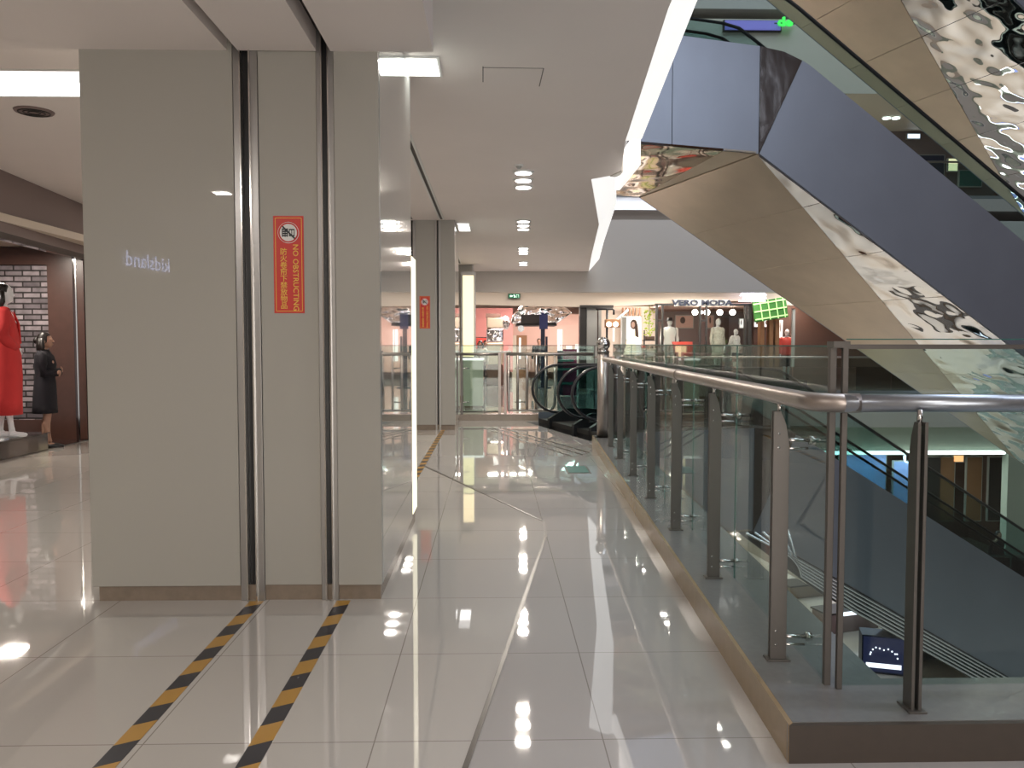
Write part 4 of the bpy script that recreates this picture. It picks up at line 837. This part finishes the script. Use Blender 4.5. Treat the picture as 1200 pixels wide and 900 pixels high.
p = atY(861, 403, 26.9); coatfigure('mannequin', 'leaning pale mannequin in white blouse right of floral one', 'mannequin', (p.x, 26.85), PI+.6, 1.45, 'white', 'white', 'mannequin', hair=False, arms='hip', z=.55, skirt=True)
p = atY(796, 403, 27.9); coatfigure('person', 'dark-haired shopper bending behind the red chair', 'person', (p.x, 27.9), PI-.8, 1.62, 'dark_brown', 'black_cloth', hairlong=.15)
t = thing('chair', 'red shell chair behind the fashion shop glass', 'chair', (atY(803, 400, 26.1).x, 26.2, .55))
bm = NB(); add_loft(bm, [((0, 0, .42), .18, .18), ((0, 0, .46), .25, .23), ((-.02, .06, .75), .30, .20), ((-.05, .1, 1.02), .34, .10)], 18); obj('shell', bm, 'red_bag', t, True); obj('pedestal', add_tube(NB(), [(0, 0, 0), (0, 0, .02), (0, 0, .05), (0, 0, .42)], [.2, .19, .03, .03], 14), 'chrome', t)
tag(obj('window_plinth', add_box(NB(), atY(778, 400, 26).x, atY(872, 400, 26).x, 25.75, 27.2, 0, .55), 'white'), 'white raised plinth of the shop window display', 'plinth')
t = thing('potted_plant', 'leafy green plant with yellow bloom between the mannequins', 'plant', (atY(850, 400, 26.3).x, 26.95, .55))
bm = NB(); add_tube(bm, [(0, 0, 0), (0, 0, .3)], [.12, .16], 14); obj('pot', bm, 'dark', t, True); bm = NB()
for i in range(150):
    a = R.uniform(0, 2*PI); z = R.uniform(.3, 1.15); r = R.uniform(0, .30)*(1.1-abs(z-.7)); c = V(r*math.cos(a)*1.3, r*math.sin(a), z); d = V(math.cos(a), math.sin(a), R.uniform(-.2, .8)).normalized()*.12; n = d.cross(V(0, 0, 1)).normalized()*.03; add_prism(bm, [c-d*.4, c+n, c+d*.6, c-n], (0, 0, .004))
f = obj('foliage', bm, 'leaf', t); f['kind'] = 'stuff'; obj('bloom', add_box(NB(), -.03, .12, -.05, .05, 1.1, 1.30), 'lime', t, bevel=.03)
t = thing('cash_desk', 'black monitor on a desk at the right of fashion window', 'desk', (atY(865, 400, 26.0).x, 25.95, .55)); obj('screen', add_box(NB(), -.2, .22, 0, .05, .38, .66), 'black', t); obj('stand', add_box(NB(), -.03, .03, .01, .05, .2, .38), 'black', t); obj('desktop', add_box(NB(), -.4, .5, -.05, .4, .15, .2), 'cream', t); obj('cabinet', add_box(NB(), -.38, .48, -.02, .38, 0, .15), 'dark_brown', t)
# bright lettering and green slanting screen wall
t = thing('shop_sign', 'large glowing white block characters right of the shopfront', 'sign', tuple(atY(882.5, 345, YS-.5)))
for i, (ch, x) in enumerate(zip('不欧麗悠', (-.30, -.10, .10, .30))):
    text('character', ch, .36, 'sign_white', t, faceY(x, 0, -.01-.0*i), .05, bold=.003, sx=.62)
obj('back_rail', add_box(NB(), -.42, .42, .08, .12, -.22, -.18), 'sign_white', t)
p = atY(903, 362, YS-.4)
t = thing('screen_wall', 'slanting green glowing lattice screen above the far shop', 'screen', tuple(p), 0); t.rotation_euler = (0, -.16, 0)
obj('panel', add_box(NB(), -.52, .52, 0, .12, -.34, .30), 'screen_green', t)
for z in (-.26, -.02, .22): obj('bar', add_box(NB(), -.52, .50, -.03, 0, z-.02, z+.02), 'line_lime', t)
for x in (-.3, -.05, .2, .42): obj('fin', add_box(NB(), x-.012, x+.012, -.025, 0, -.33, .3), 'line_lime', t)
struct('wall_shop', boxpx((884, 358), (1100, 430), 28.0, .15), 'dark_brown', 'dark back wall of the right-hand shop')
for x, m_, l in ((884, 'poster_glow', 'left lit panel'), (895, 'poster_glow', 'middle lit panel'), (913, 'white', 'right tall pale panel')):
    pic((x, 375), (x+(7 if x < 910 else 4), 383 if x < 910 else 396), 27.948, 'dark_brown', m_, 'pale display panel under the green screen, '+l)
for x in (891.5, 902, 909): tag(fbx('shop_pillar', (x, 374), (x+3.6, 430), 26.5, .3, 'wood'), 'narrow brown timber pillar under the green screen, '+{891.5: 'left', 902: 'middle', 909: 'right'}[x]+' one', 'pillar')
tag(fbx('shop_pillar', (929, 362), (931, 430), 25.8, .1, 'grey_light'), 'thin grey metal upright at the dark shop edge', 'pillar')
coatfigure('mannequin', 'mannequin in red dress in the dark right-hand shop', 'mannequin', (atY(922, 400, 27).x, 27.0), PI, 1.7, 'red_bag', 'black_cloth', 'mannequin', hair=False, skirt=True, z=.3)
tag(obj('display_podium', add_box(NB(), 8.8, 10.4, 26.6, 27.6, 0, .3), 'dark'), 'low dark podium under the mannequin in red dress', 'podium')
# balustrade on the far side
t = thing('glass_barrier', 'long glass balustrade along the far side of the atrium', 'barrier', (0, YF+.12, 0))
for i in range(10): obj('pane', add_box(NB(), 3.0+i*1.5, 4.47+i*1.5, 0, .012, .05, 1.05), 'rail_glass', t)
obj('top_rail', add_tube(NB(), [(2.9, 0, 1.1), (18, 0, 1.1)], .03, 10), 'rail_steel', t, True); obj('kerb', add_box(NB(), 2.9, 18, -.05, .1, 0, .1), 'kerb_top', t)
struct('wall_slab', add_box(NB(), 2.9, 18, YF-.02, YF+.25, -1.0, -.001), 'fascia', 'grey slab edge across the atrium at our floor level')
# ================================================================ FAR SIDE, STOREY BELOW
a = [tuple(atY(x, y, YF+.1)) for x, y in ((880, 508), (1112, 485.5), (1182, 480), (1182, 530), (880, 530))]
struct('wall_low', add_prism(NB(), a, (0, .3, 0)), 'green_wall', 'pale green fascia over the shops one storey down')
struct('ceiling', add_box(NB(), 2.9, 18, YF+.2, 32, -1.74, -1.0), 'cream', 'ceiling over the shops one storey down')
p, q = atY(965, 528.5, YF+.05), atY(1177, 532.5, YF+.05)
t = thing('light_strip', 'long glowing white strip over the shops one storey down', 'light strip', ((p.x+q.x)/2, YF+.02, (p.z+q.z)/2)); hw = (q.x-p.x)/2; obj('tube', add_box(NB(), -hw, hw, -.03, .05, -.045, .045), 'led_line', t); obj('channel', add_box(NB(), -hw, hw, .05, .1, -.07, .07), 'white', t)
struct('wall_low', add_box(NB(), atY(1181, 560, YF).x, 18, YF, YF+.3, -FF, -.3), 'green_wall', 'pale green wall right of the lower shops')
struct('wall_low', add_box(NB(), 3, 18, 30, 30.2, -FF, -1.7), 'dark_brown', 'back wall of the lower shops')
area((10, 27, -1.85), 6, 2, 70, WARM)
def panel_low(a, b, Y, m1, label, cat='poster', name='poster'):
    p, q = atY(*a, Y), atY(*b, Y); t = thing(name, label, cat, ((p.x+q.x)/2, Y, q.z)); hw = (q.x-p.x)/2; hh = p.z-q.z
    obj('frame', add_box(NB(), -hw-.03, hw+.03, .01, .1, -.03, hh+.03), 'grey_light', t); obj('face', add_box(NB(), -hw, hw, 0, .02, 0, hh), m1, t); return t
panel_low((985, 532), (1037, 590), 25.2, 'blue_poster', 'wide pale blue lit poster one storey down, seen through glass')
panel_low((1048, 541), (1076, 640), 25.0, 'blue_poster', 'tall plain blue lit panel one storey down beside the poster')
t = thing('shop_sign', 'glowing white round-bottomed letter sign under the light strip', 'sign', tuple(atY(1064, 538, 24.6))); text('lettering', 'U', .42, 'sign_white', t, faceY(0, 0, 0), .03, bold=.006); obj('mount', add_box(NB(), -.1, .1, .04, .1, .1, -1.72-t.location.z), 'dark', t)
for x, m_, l in ((1086, 'dark', 'left dark'), (1102, 'wood', 'middle timber'), (1118, 'orange_glow', 'small warm glowing'), (1134, 'wood', 'right timber'), (1160, 'dark', 'rightmost dark')):
    panel_low((x, 536 if m_ != 'orange_glow' else 534), (x+(15 if m_ != 'orange_glow' else 11), 610 if m_ != 'orange_glow' else 541), 26.5, m_, l+' wall panel in the brown shop one storey down', 'wall panel', 'wall_panel')
p = atY(1170, 600, 23.6); coatfigure('person', 'person in black suit standing one storey down at right', 'person', (p.x, 23.6), PI+.4, 1.75, 'black_cloth', 'black_cloth', z=-FF)
t = thing('glass_barrier', 'low glass barrier one storey down in front of brown shop', 'barrier', (0, 23.0, -FF))
for i in range(5): obj('pane', add_box(NB(), 11.5+i*1.2, 12.65+i*1.2, 0, .012, .05, 1.1), 'esc_glass', t)
obj('top_rail', add_tube(NB(), [(11.4, 0, 1.15), (17.6, 0, 1.15)], .03, 8), 'rail_steel', t, True)
# things seen in the gap beneath the escalator on the lower floor
p = atZ(1035, 790, -FF)
t = thing('kiosk_screen', 'dark kiosk display with tiny lights and glowing lettering, lower floor', 'kiosk', (p.x, p.y, -FF), -.3)
obj('body', add_box(NB(), -.45, .45, 0, .5, 0, .85), 'blue_dark', t); obj('screen', add_box(NB(), -.42, .42, -.02, 0, .05, .82), 'screen_dark', t)
for i in range(11): 
    a = PI*i/10; bm = NB(); add_ball(bm, (.28*math.cos(a), -.03, .42+.18*math.sin(a)+R.uniform(-.05, .05)), .018, seg=8); obj('point_light', bm, 'sign_white', t)
text('lettering', 'MUSIC', .17, 'sign_white', t, faceY(0, -.03, .18), .01, bold=.004) if False else obj('glow_line', add_box(NB(), -.36, .36, -.03, -.02, .14, .24), 'sign_white', t)
for i, (x, y, w_, h_, m_, l) in enumerate(((1000, 740, 1.6, .5, 'mauve', 'long dark counter'), (1080, 775, .9, .8, 'dark', 'dark framed stand'), (950, 700, 1.4, .35, 'stone', 'low brown bench'))):
    p = atZ(x, y, -FF); t = thing('display_counter', l+' on the storey below seen past the railing', 'counter', (p.x, p.y, -FF), .3); obj('body', add_box(NB(), -w_/2, w_/2, 0, .6, 0, h_), m_, t, bevel=.02); obj('top', add_box(NB(), -w_/2-.03, w_/2+.03, -.03, .63, h_, h_+.04), 'dark', t)
p = atZ(1010, 748, -FF); t = thing('light_tray', 'glowing white tray light lying on the lower floor counter', 'light', (p.x, p.y+.2, -FF+.54), .3); obj('tube', add_box(NB(), -.45, .45, 0, .12, 0, .05), 'sign_white', t); obj('holder', add_box(NB(), -.47, .47, .12, .16, 0, .07), 'dark', t)
# ================================================================ FAR SIDE, UPPER STOREYS
for n in (1, 2):
    z = FF*n
    struct('floor', add_box(NB(), -8, 18, YF+.02, 40, z-.38, z-.02), 'floor_far', 'floor slab of an upper storey across the atrium')
    struct('wall_fascia', add_box(NB(), 2, 18, YF, YF+.3, z+3.03, z+5.15), 'cream', 'cream fascia of an upper storey across the atrium')
    struct('ceiling', add_box(NB(), -8, 18, YF+.3, 40, z+3.25, z+3.4), 'cream', 'ceiling of an upper storey across the atrium')
    struct('wall_far', add_box(NB(), -8, 18, 29.0, 29.2, z, z+3.4), 'dark_brown' if n == 2 else 'mauve', 'back wall of an upper storey')
    t = thing('glass_barrier', 'glass balustrade across the atrium, %s upper storey' % ('first' if n == 1 else 'second'), 'barrier', (0, YF+.1, z-.02))
    for i in range(10): obj('pane', add_box(NB(), 3.0+i*1.5, 4.47+i*1.5, 0, .012, .05, 1.05), 'rail_glass', t)
    obj('top_rail', add_tube(NB(), [(2.9, 0, 1.1), (18, 0, 1.1)], .03, 10), 'rail_steel', t, True); obj('kerb', add_box(NB(), 2.9, 18, -.05, .1, 0, .1), 'kerb_top', t)
# upper shop signs
p = atY(850, 29, YF-.15); q = atY(915, 29, YF-.15)
t = thing('shop_sign', 'violet glowing band sign on upper storey fascia', 'sign', ((p.x+q.x)/2, YF-.15, p.z)); obj('face', add_box(NB(), -(q.x-p.x)/2, (q.x-p.x)/2, 0, .05, -.13, .13), 'violet_sign', t); obj('case', add_box(NB(), -(q.x-p.x)/2-.04, (q.x-p.x)/2+.04, .05, .14, -.16, .16), 'dark', t)
t = thing('shop_sign', 'bright green glowing letters next to the violet band', 'sign', tuple(atY(920, 26, YF-.2))); text('lettering', 'de', .34, 'green_sign', t, faceY(0, 0, 0), .03, bold=.015, sx=1.3); obj('mount', add_box(NB(), -.3, .3, .04, .1, -.03, .0), 'dark', t)
for x, y, l in ((938, 50, 'upper of two'), (934, 62, 'lower of two')):
    t = thing('ceiling_downlight', 'small square white lamp behind the upper escalator glass, '+l, 'ceiling light', tuple(atY(x, y, 24.3))); obj('lens', add_box(NB(), -.07, .07, 0, .04, -.04, .04), 'lamp_white', t); obj('case', add_box(NB(), -.09, .09, .04, .2, -.06, .06), 'white', t)
for x, l in ((1039, 'left of pair'), (1050, 'right of pair')):
    p = atZ(x, 138, FF+3.24); t = thing('ceiling_downlight', 'small upper storey downlight above the escalator side, '+l, 'ceiling light', tuple(p)); obj('lens', add_tube(NB(), [(0, 0, -.03), (0, 0, 0)], .12, 14), 'lamp_white', t); obj('rim', add_tube(NB(), [(0, 0, -.012), (0, 0, 0)], .16, 14), 'white', t)
panel_low((1064, 157), (1078, 162), 28.8, 'sign_white', 'small white lit sign on an upper storey', 'sign', 'shop_sign')
panel_low((1076, 182), (1106, 205), 28.6, 'blue_dark', 'dark blue shop display on an upper storey', 'display', 'wall_panel')
panel_low((1112, 186), (1122, 200), 28.5, 'lightbox', 'small yellow lit display on an upper storey', 'display', 'wall_panel')
panel_low((1125, 200), (1150, 218), 28.6, 'teal', 'teal lit shop display on an upper storey', 'display', 'wall_panel')
